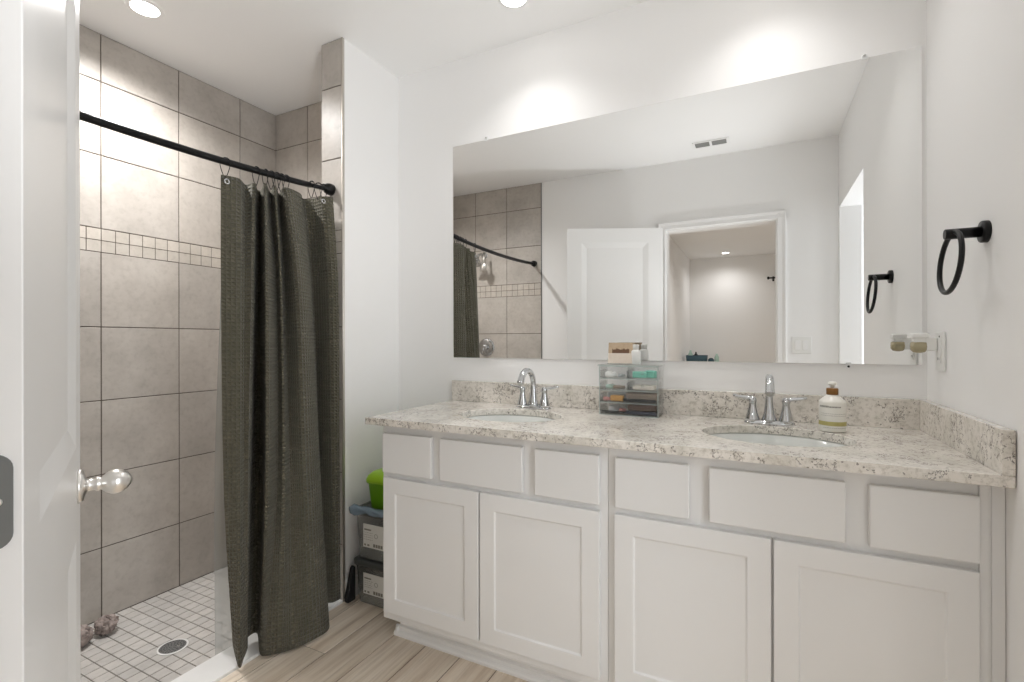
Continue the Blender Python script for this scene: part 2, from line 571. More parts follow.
# baseboards
def baseboard(name, poly_axis, a, b, flip, at, label):
    prof = [(0, 0), (0.013, 0), (0.013, 0.070), (0.009, 0.084), (0.004, 0.090), (0, 0.090)]
    m = MB()
    if poly_axis == 'y':
        m.prism([(at + flip * d, z) for d, z in prof], 'y', a, b)
    else:
        m.prism([(at + flip * d, z) for d, z in prof], 'x', a, b)
    struct(m.build(name, M['trim']), label, 'baseboard')
baseboard('baseboard_left', 'y', Y1 + 0.012, -0.001, 1, XW, 'white baseboard along the wing wall')
baseboard('baseboard_right', 'y', OY1, -0.640, -1, XR, 'white baseboard along the right wall')
baseboard('baseboard_front', 'x', XW + 0.02, DX0 - 0.08, 1, YN, 'white baseboard left of the doorway')

# doorway casing and jamb liner
mb = MB()
cw = 0.060
def casing_prof(w):
    return [(0, 0), (0, 0.012), (0.008, 0.016), (w * 0.55, 0.014), (w - 0.006, 0.018), (w, 0.016), (w, 0)]
for sx, x0 in ((-1, DX0 - 0.004), (1, DX1 + 0.004)):
    mb.prism([(x0 + sx * d, YN + t) for d, t in casing_prof(cw)], 'z', 0.0, DZ + 0.004 + cw)
mb.prism([(YN + t, DZ + 0.004 + d) for d, t in casing_prof(cw)], 'x', DX0 - 0.004 - cw, DX1 + 0.004 + cw)
mb.box(DX0 - 0.018, DX0, -2.03, YN + 0.004, 0, DZ + 0.018)
mb.box(DX1, DX1 + 0.018, -2.03, YN + 0.004, 0, DZ + 0.018)
mb.box(DX0, DX1, -2.03, YN + 0.004, DZ, DZ + 0.018)
struct(mb.build('trim_1', M['trim']), 'white door casing around the doorway', 'trim')

# ------------------------------------------------------------------ shower tile
ROWS = [ZS, 0.257, 0.583, 0.913, 1.2405, 1.5735, 1.6784, 2.0048, 2.333, ZC]
GAP = 0.0022
def tile_wall(name, label, u0, u1, cuts, place, n_dir):
    """place(u, z, d): world point at along-wall u, height z, outward offset d"""
    m = MB()
    us = sorted([u0] + [c for c in cuts if u0 < c < u1] + [u1])
    def slab(a, b, c, d):
        a += GAP; b -= GAP; c += GAP; d -= GAP
        if b - a < 0.004:
            return
        tone = random.random()
        e = 0.0010
        o = [(a, c), (b, c), (b, d), (a, d)]
        i_ = [(a + e, c + e), (b - e, c + e), (b - e, d - e), (a + e, d - e)]
        P0 = [place(p[0], p[1], 0.0) for p in o]
        P1 = [place(p[0], p[1], 0.0068) for p in o]
        P2 = [place(p[0], p[1], 0.0080) for p in i_]
        for k in range(4):
            q = (k + 1) % 4
            m.quad(P0[k], P0[q], P1[q], P1[k], tone=tone)
            m.quad(P1[k], P1[q], P2[q], P2[k], tone=tone)
        m.quad(*P2, tone=tone)
    for z0, z1 in zip(ROWS[:-1], ROWS[1:]):
        if abs(z0 - 1.5735) < 1e-6:
            continue
        for a, b in zip(us[:-1], us[1:]):
            slab(a, b, z0, z1)
    o = m.build(name, M['tile'])
    struct(o, label, 'tiled wall')
    # border of small squares
    m = MB()
    c0 = cuts[0]
    pitch = 0.327 / 6
    ks = range(int((u0 - c0) / pitch) - 1, int((u1 - c0) / pitch) + 2)
    lines = sorted(set([u0, u1] + [c0 + k * pitch for k in ks if u0 + 0.004 < c0 + k * pitch < u1 - 0.004]))
    for z0, z1 in ((1.5735, 1.626), (1.626, 1.6784)):
        for a, b in zip(lines[:-1], lines[1:]):
            slab_gap = 0.0017
            aa, bb, cc, dd = a + slab_gap, b - slab_gap, z0 + slab_gap, z1 - slab_gap
            if bb - aa < 0.003:
                continue
            tone = random.random()
            o4 = [(aa, cc), (bb, cc), (bb, dd), (aa, dd)]
            P0 = [place(p[0], p[1], 0) for p in o4]
            P1 = [place(p[0], p[1], 0.0078) for p in o4]
            for k in range(4):
                q = (k + 1) % 4
                m.quad(P0[k], P0[q], P1[q], P1[k], tone=tone)
            m.quad(*P1, tone=tone)
    m.build('border_tiles', M['listello'], o)
    m = MB()
    m.quad(place(u0, ZS, 0.0048), place(u1, ZS, 0.0048), place(u1, ZC, 0.0048), place(u0, ZC, 0.0048))
    m.build('grout', M['grout'], o)
    return o
G1, GP = -0.8887, 0.3269
tile_wall('wall_shower_left', 'large greige tile on the long shower wall', YN, 0.0, [G1 + k * GP for k in range(-4, 4)], lambda u, z, d: (XL - 0.008 + d, u, z), 1)
tile_wall('wall_shower_back', 'greige tile on the far short shower wall', XL, XS, [-2.3331, -2.006], lambda u, z, d: (u, 0.0 - d, z), 1)
tile_wall('wall_shower_front', 'greige tile around the shower valve, seen in the mirror', XL, XW, [-2.3331, -2.006], lambda u, z, d: (u, YN + d, z), 1)
tile_wall('wall_shower_wing', 'greige tile on the inner face of the wing wall', Y1 + 0.008, 0.0, [Y1 + 0.2], lambda u, z, d: (XS + 0.008 - d, u, z), 1)
tile_wall('wall_shower_return', 'narrow greige tile strip on the end of the wing wall', XS, XW - 0.004, [XW - 0.006], lambda u, z, d: (u, Y1 + 0.008 - d, z), 1)
struct(MB().box(XW - 0.005, XW + 0.001, Y1 - 0.0015, Y1 + 0.012, 0.0, ZC).build('trim_2', M['edge']), 'brushed metal edge strip on the tiled wing wall', 'trim')
struct(MB().box(XW - 0.004, XW + 0.001, YN, YN + 0.0095, 0.0, ZC).build('trim_3', M['darkmetal']), 'metal edge strip where shower tile meets the doorway wall', 'trim')
# shower floor mosaic
mb = MB()
p = GP / 6
x = XL
nx = int((XS - XL) / p) + 1
ny = int((0.0 - YN) / p) + 2
DRX, DRY, DRR = -2.112, -0.862, 0.055
for ix in range(nx):
    for iy in range(ny):
        a = XL + ix * p; c = G1 + (iy - 19) * p
        a0, b0 = a + 0.0018, min(a + p - 0.0018, XS)
        c0, d0 = max(c + 0.0018, YN), min(c + p - 0.0018, -0.002)
        if b0 - a0 < 0.004 or d0 - c0 < 0.004:
            continue
        mb.box(a0, b0, c0, d0, ZS - 0.006, ZS, 0.0009, 1, tone=random.random())
sf = mb.build('floor_shower', M['mosaic'])
struct(sf, 'small square mosaic tile shower floor', 'floor')
MB().box(XL - 0.01, XS + 0.005, YN - 0.01, 0.005, ZS - 0.06, ZS - 0.0015).build('grout', M['grout2'], sf)
# white threshold
struct(MB().box(XS, XW, YN, Y1, -0.075, 0.010, 0.003).build('trim_4', M['marble']), 'white marble threshold at the shower entry', 'trim')

# ------------------------------------------------------------------ adjoining room (seen through the doorway in the mirror)
struct(MB().box(-1.1, 1.45, -6.80, -2.02, -0.05, 0.0).box(XR + 0.16, 1.45, -2.02, 0.1, -0.05, 0.0).build('floor_hall', M['plank']), 'plank floor of the adjoining room', 'floor')
struct(MB().box(-1.1, 1.45, -6.80, -2.02, ZC, ZC + 0.08).box(XR + 0.122, 1.45, -2.02, 0.1, ZC, ZC + 0.08).build('ceiling_hall', M['ceil']), 'white ceiling of the adjoining room', 'ceiling')
mb = MB()
mb.box(-1.12, -1.02, -6.80, -2.02, 0, ZC)
struct(mb.build('wall_hall_left', M['wall']), 'white left wall of the adjoining room', 'wall')
struct(MB().box(-1.12, 1.45, -6.85, -6.75, 0, ZC).build('wall_hall_far', M['wall']), 'white far wall of the adjoining room', 'wall')
mb = MB()
WY0, WY1, WZ0, WZ1 = -2.01, -1.57, 0.38, 2.12  # opening added for the unseen side fill light
mb.box(1.4, 1.5, -6.80, WY0, 0, ZC); mb.box(1.4, 1.5, WY1, 0.1, 0, ZC)
mb.box(1.4, 1.5, WY0, WY1, 0, WZ0); mb.box(1.4, 1.5, WY0, WY1, WZ1, ZC)
struct(mb.build('wall_hall_right', M['wall']), 'white right wall of the adjoining room, with the fill light opening', 'wall')
struct(MB().box(XR + 0.122, 1.45, -2.12, -2.02, 0, ZC).build('wall_light_block', M['wall']), 'white partition added to block the side fill light from the adjoining room', 'wall')  # unseen wall, added so the side fill enters only by the right opening
struct(MB().box(XR + 0.122, 1.45, 0.0, 0.1, 0, ZC).build('wall_hall_back', M['wall']), 'white end wall of the adjoining room', 'wall')
mb = MB()
for a, b, c, d in ((WY0 - 0.05, WY0, WZ0 - 0.05, WZ1 + 0.05), (WY1, WY1 + 0.05, WZ0 - 0.05, WZ1 + 0.05)):
    mb.box(1.39, 1.49, a, b, c, d)
for c, d in ((WZ0 - 0.05, WZ0), (WZ1, WZ1 + 0.05)):
    mb.box(1.39, 1.49, WY0, WY1, c, d)
struct(mb.build('side_fill_frame', M['trim']), 'white frame added around the unseen side fill light', 'window')  # unseen frame, added around the side fill light

# ------------------------------------------------------------------ door (open, hinged on the doorway's left jamb)
HX, HY = -0.632, -1.793                       # hinge-side corner of the visible face
FX, FY = -1.285, -1.490                       # free edge
ang = math.atan2(HY - FY, HX - FX)            # local x runs free edge -> hinge edge, local -y faces the mirror? (flipped below)
DW = math.hypot(HX - FX, HY - FY)
# local frame: x from hinge to free edge so that local -y is the wall side; front panels built on both faces
rz = math.atan2(FY - HY, FX - HX)             # +x: hinge -> free edge ; +y then points to the wall side
door = thing('door_1', 'open white two-panel door at left edge of the picture', 'door', (HX, HY, 0.012), rz, kind='structure')
DT, DH = 0.035, 2.012
cols = [0, 0.108, DW - 0.108, DW]
rows = [0, 0.19, 0.776, 0.956, DH - 0.105, DH]
slab = MB().panelled(DW, DH, DT / 2, cols, rows, {(1, 1), (1, 3)}, 0.009, 0.042)
slab.build('door_leaf', M['door'], door, rot=(0, 0, 0), mod=0.0015)
# normal check: rotate so that the panelled (-y) face looks at the mirror
b2 = MB().panelled(DW, DH, DT / 2, cols, rows, {(1, 1), (1, 3)}, 0.009, 0.042)
b2.build('door_back', M['door'], door, loc=(DW, DT, 0), rot=(0, 0, PI), mod=0.0015)
# knob (both sides), satin nickel egg on a round rose
kb = MB()
kx, kz = DW - 0.062, 0.870
for s, y0 in ((-1, 0.0), (1, DT)):
    c = (kx, y0, kz); ax = (0, s, 0)
    kb.lathe([(0.034, 0.0), (0.034, 0.004), (0.030, 0.009), (0.016, 0.012), (0.0125, 0.016), (0.0115, 0.026), (0.0145, 0.029), (0.0145, 0.032), (0.012, 0.035),
              (0.014, 0.038), (0.020, 0.044), (0.0245, 0.052), (0.0255, 0.060), (0.0235, 0.069), (0.018, 0.078), (0.010, 0.084), (0.003, 0.087)], c, ax, 28)
kb.build('door_knob', M['nickel'], door)
lt = MB().box(DW - 0.0005, DW + 0.0012, 0.005, DT - 0.005, kz - 0.028, kz + 0.028, 0.0004)
lt.build('latch_plate', M['nickel'], door)
for hz in (0.24, 1.012, 1.80):
    hb = MB()
    pts = []
    r, y0, y1, z0, z1 = 0.014, 0.007, DT + 0.002, hz - 0.045, hz + 0.045
    for cx_, cz_, a0 in ((y0 + r, z0 + r, 180), (y1, z0, None), (y1, z1, None), (y0 + r, z1 - r, 90)):
        if a0 is None:
            pts.append((cx_, cz_))
        else:
            for k in range(7):
                a = math.radians(a0 + 15 * k)
                pts.append((cx_ + r * math.cos(a), cz_ + r * math.sin(a)))
    hb.prism(pts, 'x', -0.0022, 0.0004)
    hb.tube([(-0.004, DT + 0.006, hz - 0.045), (-0.004, DT + 0.006, hz + 0.045)], 0.006, 12)
    h = hb.build('hinge', M['darkmetal'], door)
    sb = MB()
    for zz, yy in ((hz, 0.018), (hz - 0.03, 0.024), (hz + 0.03, 0.024)):
        sb.lathe([(0.0042, 0), (0.0036, 0.001), (0.001, 0.0014)], (-0.0022, yy, zz), (-1, 0, 0), 12)
    sb.build('screw', M['nickel'], h)

# ------------------------------------------------------------------ vanity
CFY = -0.556                                  # face-frame plane
DFY = -0.575                                  # front of doors and drawer fronts
def cabinet(label, x0, x1, dr, dd, toe_left, filler):
    t = thing('vanity_cabinet', label, 'cabinet', (x0, CFY, 0.0), group='white vanity cabinets under the granite top')
    W = x1 - x0
    D = -CFY - 0.004
    m = MB()
    m.box(0, W, 0.0, 0.019, 0.118, CT - 0.001)
    m.box(0, 0.016, 0.019, D, 0.118, CT - 0.001); m.box(W - 0.016, W, 0.019, D, 0.118, CT - 0.001)
    m.box(0.016, W - 0.016, 0.019, D, 0.118, 0.134); m.box(0.016, W - 0.016, D - 0.006, D, 0.134, CT - 0.001)
    m.build('body', M['cab'], t, mod=0.001)
    MB().box(0.0, W, 0.098, D, 0.0, 0.118).build('toe_kick', M['trim'], t)
    for a, b in dr:
        MB().box(a - x0, b - x0, DFY - CFY, -0.0005, 0.679, 0.829, 0.0035).build('drawer_front', M['cab'], t)
    for a, b in dd:
        w, h = b - a, 0.660 - 0.152
        st = 0.056
        MB().panelled(w, h, 0.0185, [0, st, w - st, w], [0, st, h - st, h], {(1, 1)}, 0.006, 0.003).build(
            'door', M['cab'], t, loc=(a - x0, DFY - CFY, 0.152), mod=0.0022)
    m = MB()
    prof = [(0.098, 0.0), (0.080, 0.0), (0.078, 0.010), (0.082, 0.017), (0.089, 0.022), (0.091, 0.034), (0.098, 0.038)]
    if toe_left:
        m.prism([(y, z) for y, z in prof], 'x', -0.018, W)
        m.prism([(-(0.098 - y), z) for y, z in prof], 'y', 0.080, 0.30)
    else:
        m.prism([(y, z) for y, z in prof], 'x', 0, W)
    m.build('shoe_moulding', M['trim'], t)
    if filler:
        MB().box(W, XR - 0.001 - x0, -0.001, 0.018, 0.0, CT - 0.001, 0.001).build('filler_strip', M['cab'], t)
        MB().box(W - 0.022, W - 0.006, -0.0065, -0.0005, 0.10, CT - 0.002, 0.001).build('scribe_strip', M['cab'], t)
    return t
cabinet('white vanity cabinet under the left sink, beside the storage bins', -1.281, -0.403,
        [(-1.270, -1.046), (-1.009, -0.683), (-0.640, -0.426)], [(-1.266, -0.849), (-0.843, -0.426)], True, False)
cabinet('white vanity cabinet under the right sink, next to the right wall', -0.402, 0.464,
        [(-0.379, -0.169), (-0.119, 0.193), (0.239, 0.441)], [(-0.380, 0.031), (0.037, 0.439)], False, True)

# countertop with two oval cut-outs
SINKS = [(-0.860, -0.312, 0.205, 0.160), (0.046, -0.318, 0.205, 0.160)]
top = thing('countertop', 'speckled cream granite countertop running the length of the vanity', 'countertop', (0, 0, CT))
TH = CZ - CT
XE = XR - 0.002
mb = MB()
def cell_with_hole(m, x0, x1, y0, y1, s, z, up):
    n = 48
    cx, cy, rx, ry = s
    angs = [2 * PI * k / n for k in range(n)]
    ell = [(cx + rx * math.cos(a), cy + ry * math.sin(a)) for a in angs]
    rect = []
    for a in angs:
        dx, dy = math.cos(a) * rx, math.sin(a) * ry
        tt = 1e9
        if dx > 1e-9: tt = min(tt, (x1 - cx) / dx)
        if dx < -1e-9: tt = min(tt, (x0 - cx) / dx)
        if dy > 1e-9: tt = min(tt, (y1 - cy) / dy)
        if dy < -1e-9: tt = min(tt, (y0 - cy) / dy)
        rect.append((cx + dx * tt, cy + dy * tt))
    corners = [(x1, y1), (x0, y1), (x0, y0), (x1, y0)]
    for k in range(n):
        j = (k + 1) % n
        poly = [ell[k], rect[k]]
        for c in corners:
            a0 = math.atan2((rect[k][1] - cy), (rect[k][0] - cx)); a1 = math.atan2((rect[j][1] - cy), (rect[j][0] - cx))
            ac = math.atan2(c[1] - cy, c[0] - cx)
            d1 = (ac - a0) % (2 * PI); d2 = (a1 - a0) % (2 * PI)
            if 1e-6 < d1 < d2 - 1e-6:
                poly.append(c)
        poly += [rect[j], ell[j]]
        m.quad(*[(px, py, z) for px, py in poly])
    return ell
yb, yf = -0.002, CF
bounds = [CL, -1.12, -0.60, -0.225, 0.297, XE]
for z in (0.0, TH):
    for k in range(5):
        if k in (1, 3):
            ell = cell_with_hole(mb, bounds[k], bounds[k + 1], yf, yb, SINKS[k // 2], z, True)
        else:
            mb.quad((bounds[k], yf, z), (bounds[k + 1], yf, z), (bounds[k + 1], yb, z), (bounds[k], yb, z))
for s in SINKS:
    n = 48
    for k in range(n):
        a, b = 2 * PI * k / n, 2 * PI * (k + 1) / n
        pa = (s[0] + s[2] * math.cos(a), s[1] + s[3] * math.sin(a)); pb = (s[0] + s[2] * math.cos(b), s[1] + s[3] * math.sin(b))
        mb.quad(pa + (0.0,), pb + (0.0,), pb + (TH,), pa + (TH,))
ring = bounds
for k in range(5):
    mb.quad((ring[k], yf, 0), (ring[k + 1], yf, 0), (ring[k + 1], yf, TH), (ring[k], yf, TH))
    mb.quad((ring[k], yb, 0), (ring[k + 1], yb, 0), (ring[k + 1], yb, TH), (ring[k], yb, TH))
for xx in (CL, XE):
    mb.quad((xx, yf, 0), (xx, yb, 0), (xx, yb, TH), (xx, yf, TH))
bmesh.ops.remove_doubles(mb.bm, verts=mb.bm.verts[:], dist=1e-5)
mb.build('slab', M['granite'], top, mod=0.0025)
MB().box(CL, XE - 0.022, -0.024, -0.002, TH, BZ - CT, 0.0015).build('backsplash', M['granite'], top)
MB().box(XE - 0.022, XE, CF, -0.002, TH, BZ - CT, 0.0015).build('side_splash', M['granite'], top)

def sink(label, s):
    t = thing('sink', label, 'sink', (s[0], s[1], CT - 0.001), group='oval undermount sinks')
    m = MB()
    n = 48
    prof = [(1.10, 0.0), (1.02, 0.0), (1.0, -0.004), (0.97, -0.030), (0.92, -0.065), (0.80, -0.100), (0.60, -0.122), (0.35, -0.131), (0.12, -0.134)]
    rings = [[(s[2] * r * math.cos(2 * PI * k / n), s[3] * r * math.sin(2 * PI * k / n), z) for k in range(n)] for r, z in prof]
    m.loft(rings, True, False, True)
    o = m.build('basin', M['porcelain'], t)
    so = o.modifiers.new('solid', 'SOLIDIFY'); so.thickness = 0.008; so.offset = -1
    MB().lathe([(0.030, 0.0), (0.030, 0.003), (0.024, 0.004), (0.020, 0.002), (0.018, 0.006), (0.004, 0.008)], (0, 0, -0.133), (0, 0, 1), 24).build('drain', M['chrome'], t)
sink('white oval basin under the left faucet', SINKS[0])
sink('white oval basin under the right faucet, next to the soap', SINKS[1])

def faucet(label, x, y):
    t = thing('faucet', label, 'faucet', (x, y, CZ), group='two-handle chrome faucets')
    m = MB()
    n = 32
    def oval(rx, ry, z):
        out = []
        for k in range(n):
            a = 2 * PI * k / n
            c, s_ = math.cos(a), math.sin(a)
            out.append((math.copysign(abs(c) ** 0.7, c) * rx, math.copysign(abs(s_) ** 0.8, s_) * ry, z))
        return out
    m.loft([oval(0.078, 0.027, 0.0), oval(0.078, 0.027, 0.005), oval(0.074, 0.023, 0.012), oval(0.05, 0.012, 0.015)], True, True, True)
    m.build('base_plate', M['chrome'], t)
    m = MB()
    pts, rad = [], []
    for z, r in ((0.010, 0.026), (0.020, 0.023), (0.036, 0.0175), (0.058, 0.0140), (0.080, 0.0122), (0.096, 0.0118)):
        pts.append((0, 0, z)); rad.append(r)
    R = 0.064
    for k in range(1, 15):
        a = math.radians(155) * k / 14
        pts.append((0, -R + R * math.cos(a), 0.100 + R * math.sin(a)))
        rad.append(0.0118 + 0.0022 * (k / 14) ** 2)
    d = (Vector(pts[-1]) - Vector(pts[-2])).normalized()
    e = Vector(pts[-1])
    pts += [tuple(e + d * 0.007), tuple(e + d * 0.014)]
    rad += [0.0150, 0.0155]
    m.tube(pts, rad, 18)
    sp = m.build('spout', M['chrome'], t)
    MB().tube([tuple(e + d * 0.0135), tuple(e + d * 0.0180)], 0.011, 14).build('aerator', M['steel'], sp)
    for s_ in (-1, 1):
        m = MB()
        m.lathe([(0.0235, 0.008), (0.0225, 0.018), (0.018, 0.034), (0.0135, 0.052), (0.0115, 0.066), (0.0120, 0.072), (0.0135, 0.078), (0.0125, 0.088), (0.006, 0.093)], (s_ * 0.051, 0, 0), (0, 0, 1), 22)
        h = m.build('handle', M['chrome'], t)
        m = MB()
        p0 = [(s_ * 0.049, 0, 0.082), (s_ * 0.064, 0.002, 0.087), (s_ * 0.082, 0.004, 0.089), (s_ * 0.100, 0.006, 0.091), (s_ * 0.112, 0.007, 0.094)]
        m.tube(p0, [0.0085, 0.0075, 0.0062, 0.0056, 0.0045], 12)
        m.build('lever', M['chrome'], h)
    return t
faucet('chrome gooseneck faucet at the left sink', -0.852, -0.108)
faucet('chrome gooseneck faucet at the right sink, left of the soap bottle', 0.036, -0.110)

# ------------------------------------------------------------------ mirror
mr = thing('mirror', 'large frameless wall mirror above the vanity', 'mirror', (-0.427, -0.001, 1.0945))
MX0, MX1, MH = -1.3258 + 0.427, 0.4755 + 0.427, 2.124 - 1.0945
MB().box(MX0, MX1, -0.005, 0.0, 0, MH, 0.0012, 1).build('glass', M['mirror'], mr)
for cx_, top_ in ((-1.139 + 0.427, True), (0.323 + 0.427, True), (0.277 + 0.427, False)):
    zz = MH if top_ else 0.0
    s_ = 1 if top_ else -1
    m = MB().box(cx_ - 0.0075, cx_ + 0.0075, -0.009, -0.0055, zz - 0.006 if top_ else zz - 0.004, zz + 0.004 if top_ else zz + 0.006, 0.001)
    m.box(cx_ - 0.0075, cx_ + 0.0075, -0.009, 0.001, zz + 0.0005 if top_ else zz - 0.014, zz + 0.012 if top_ else zz - 0.0005, 0.001)
    c = m.build('mirror_clip', M['vinyl'], mr)
    MB().lathe([(0.004, 0), (0.003, 0.0015), (0.001, 0.002)], (cx_, -0.009, zz + s_ * 0.008), (0, -1, 0), 12).build('screw', M['steel'] if top_ else M['blackplastic'], c)

# ------------------------------------------------------------------ towel ring, outlet, freshener, soap
tr = thing('towel_ring', 'matte black towel ring on the right wall', 'towel ring', (XR, -0.462, 1.433))
MB().lathe([(0.026, 0.0), (0.026, 0.010), (0.025, 0.012), (0.010, 0.012)], (0, 0, 0), (-1, 0, 0), 28).build('wall_plate', M['black'], tr)
MB().lathe([(0.0125, 0.010), (0.0125, 0.0775), (0.0115, 0.079)], (0, 0, 0), (-1, 0, 0), 22).build('post', M['black'], tr)
RR = 0.073
pts = []
for k in range(56):
    a = 2 * PI * k / 56
    yy, zz = RR * math.sin(a), -RR + 0.004 + RR * math.cos(a)
    pts.append((-0.062 - 0.09 * (-zz), yy, zz))
MB().tube(pts, 0.0058, 12, closed=True).build('ring', M['black'], tr)

ou = thing('wall_outlet', 'white electrical outlet plate on the right wall by the mirror corner', 'outlet', (XR - 0.0005, -0.145, 1.142))
MB().box(-0.006, 0, -0.036, 0.036, -0.058, 0.058, 0.002).build('cover_plate', M['whiteplastic'], ou)
m = MB().box(-0.0085, -0.006, -0.017, 0.017, -0.034, 0.034, 0.001)
m.build('receptacle', M['whiteplastic'], ou)
for yy in (-0.006, 0.006):
    MB().box(-0.0089, -0.0084, yy - 0.001, yy + 0.001, -0.026, -0.018).build('slot', M['blackplastic'], ou)
MB().lathe([(0.0030, 0), (0.0024, 0.001)], (-0.006, 0.0, 0.044), (-1, 0, 0), 10).build('screw', M['blackplastic'], ou)

af = thing('air_freshener', 'white plug-in air freshener with greenish oil bottle by the mirror corner', 'air freshener', (XR - 0.009, -0.128, 1.163))
m = MB().box(-0.030, 0.0, -0.014, 0.014, -0.020, 0.020, 0.004)
m.box(-0.062, -0.020, -0.019, 0.019, 0.018, 0.034, 0.004)
m.box(-0.056, -0.026, -0.015, 0.015, 0.004, 0.020, 0.004)
m.build('housing', M['whiteplastic'], af)
m = MB()
rings = []
for z, w in ((0.008, 0.7), (0.005, 1.0), (-0.008, 1.05), (-0.017, 1.0), (-0.024, 0.7), (-0.026, 0.25)):
    rings.append([(-0.042 + 0.0195 * w * math.copysign(abs(math.cos(a)) ** 0.6, math.cos(a)), 0.017 * w * math.copysign(abs(math.sin(a)) ** 0.6, math.sin(a)), z)
                  for a in [2 * PI * k / 24 for k in range(24)]])
m.loft(rings, True, True, True)
m.build('oil_bottle', M['tanoil'], af)

so = thing('soap_bottle', 'cream pump soap bottle with copper collar beside the right sink', 'soap bottle', (0.212, -0.170, CZ + 0.0003), math.radians(8))
m = MB()
m.lathe([(0.030, 0.0), (0.0352, 0.002), (0.037, 0.006), (0.037, 0.090), (0.0362, 0.0945), (0.033, 0.0985), (0.022, 0.1085), (0.0165, 0.113), (0.0145, 0.118)], (0, 0, 0), (0, 0, 1), 36)
bt = m.build('bottle', M['bottle'], so)
m = MB()
def arc_strip(m, r, a0, a1, z0, z1, n=20):
    prev = None
    for k in range(n + 1):
        a = math.radians(a0 + (a1 - a0) * k / n)
        c = [m.bm.verts.new((r * math.cos(a), r * math.sin(a), z)) for z in (z0, z1)]
        if prev:
            m.face([prev[0], c[0], c[1], prev[1]], True)
        prev = c
arc_strip(m, 0.0373, 175, 355, 0.021, 0.034)
m.build('gold_band', M['gold'], bt)
m = MB()
rnd = random.Random(3)
a = 196.0
while a < 292:                                    # faint brand line, unreadable in the photograph
    w = rnd.uniform(2.5, 5.5)
    arc_strip(m, 0.0374, a, a + w, 0.0775, 0.0775 + (0.0058 if a < 240 else 0.0042), 3)
    a += w + 1.4
for zz, a0, a1 in ((0.058, 205, 330), (0.052, 205, 322), (0.014, 215, 320)):
    a = a0
    while a < a1:
        w = rnd.uniform(3, 8)
        arc_strip(m, 0.0374, a, a + w, zz, zz + 0.0010, 3)
        a += w + 2.2
m.build('printed_text', M['ink'], bt)
m = MB()
m.lathe([(0.0150, 0.115), (0.0165, 0.117), (0.0165, 0.134), (0.0150, 0.136), (0.006, 0.136)], (0, 0, 0), (0, 0, 1), 28)
m.build('collar', M['copper'], so)
m = MB()
m.lathe([(0.0055, 0.135), (0.0050, 0.144), (0.0115, 0.146), (0.0120, 0.152), (0.0095, 0.156), (0.003, 0.157)], (0, 0, 0), (0, 0, 1), 20)
m.tube([(0, 0, 0.1505), (0.004, 0.018, 0.1505), (0.007, 0.031, 0.149), (0.008, 0.036, 0.144)], [0.006, 0.0055, 0.0045, 0.0035], 10)
m.build('pump', M['bottle'], so)

# ------------------------------------------------------------------ acrylic organiser with contents, card and bottle on top
OX0, OX1, OYF, OYB, OH = -0.552, -0.327, -0.152, -0.036, 0.190
og = thing('makeup_organizer', 'clear acrylic drawer organizer filled with makeup on the counter', 'organizer', (OX0, OYF, CZ + 0.0003))
OW, OD = OX1 - OX0, OYB - OYF
m = MB()
th = 0.003
m.box(0, th, 0.004, OD, 0.0, OH, 0.0006, 1); m.box(OW - th, OW, 0.004, OD, 0.0, OH, 0.0006, 1)
m.box(th, OW - th, OD - th, OD, 0.0, OH, 0.0006, 1)
for z in (0.0, OH - th, 0.139, 0.094, 0.047):
    m.box(th, OW - th, 0.004, OD - th, z, z + th, 0.0005, 1)
m.box(OW / 2 - th / 2, OW / 2 + th / 2, 0.004, OD - th, 0.094, OH - th, 0.0005, 1)
m.box(-0.004, OW + 0.004, -0.002, OD + 0.002, OH, OH + 0.004, 0.001, 1)
m.build('case', M['acrylic'], og)
m = MB()
for z in (0.0, 0.047, 0.094, 0.139, OH - th):
    m.box(0, OW, 0.0022, 0.0038, z, z + th)
for xx in (0.0, OW - th):
    m.box(xx, xx + th, 0.0022, 0.0038, 0.0, OH)
m.box(-0.004, OW + 0.004, -0.0035, -0.002, OH, OH + 0.004)
m.build('front_edge', M['acrylicedge'], og)
def drawer(x0, x1, z0, z1):
    m = MB()
    m.box(x0, x1, 0.0, 0.003, z0, z1, 0.0006, 1)
    m.box(x0, x1, 0.003, OD - 0.008, z0, z0 + 0.002)
    m.box(x0, x0 + 0.002, 0.003, OD - 0.008, z0, z0 + (z1 - z0) * 0.7)
    m.box(x1 - 0.002, x1, 0.003, OD - 0.008, z0, z0 + (z1 - z0) * 0.7)
    d = m.build('drawer', M['acrylic'], og)
    k = MB().ball(((x0 + x1) / 2, -0.006, (z0 + z1) / 2), 0.0055, 0.006, 0.0055, 12, 8)
    k.build('knob', M['acrylic'], d)
hw = OW / 2
drawer(0.004, hw - 0.003, 0.143, OH - 0.005); drawer(hw + 0.003, OW - 0.004, 0.143, OH - 0.005)
drawer(0.004, hw - 0.003, 0.098, 0.138); drawer(hw + 0.003, OW - 0.004, 0.098, 0.138)
drawer(0.004, OW - 0.004, 0.051, 0.093); drawer(0.004, OW - 0.004, 0.004, 0.046)
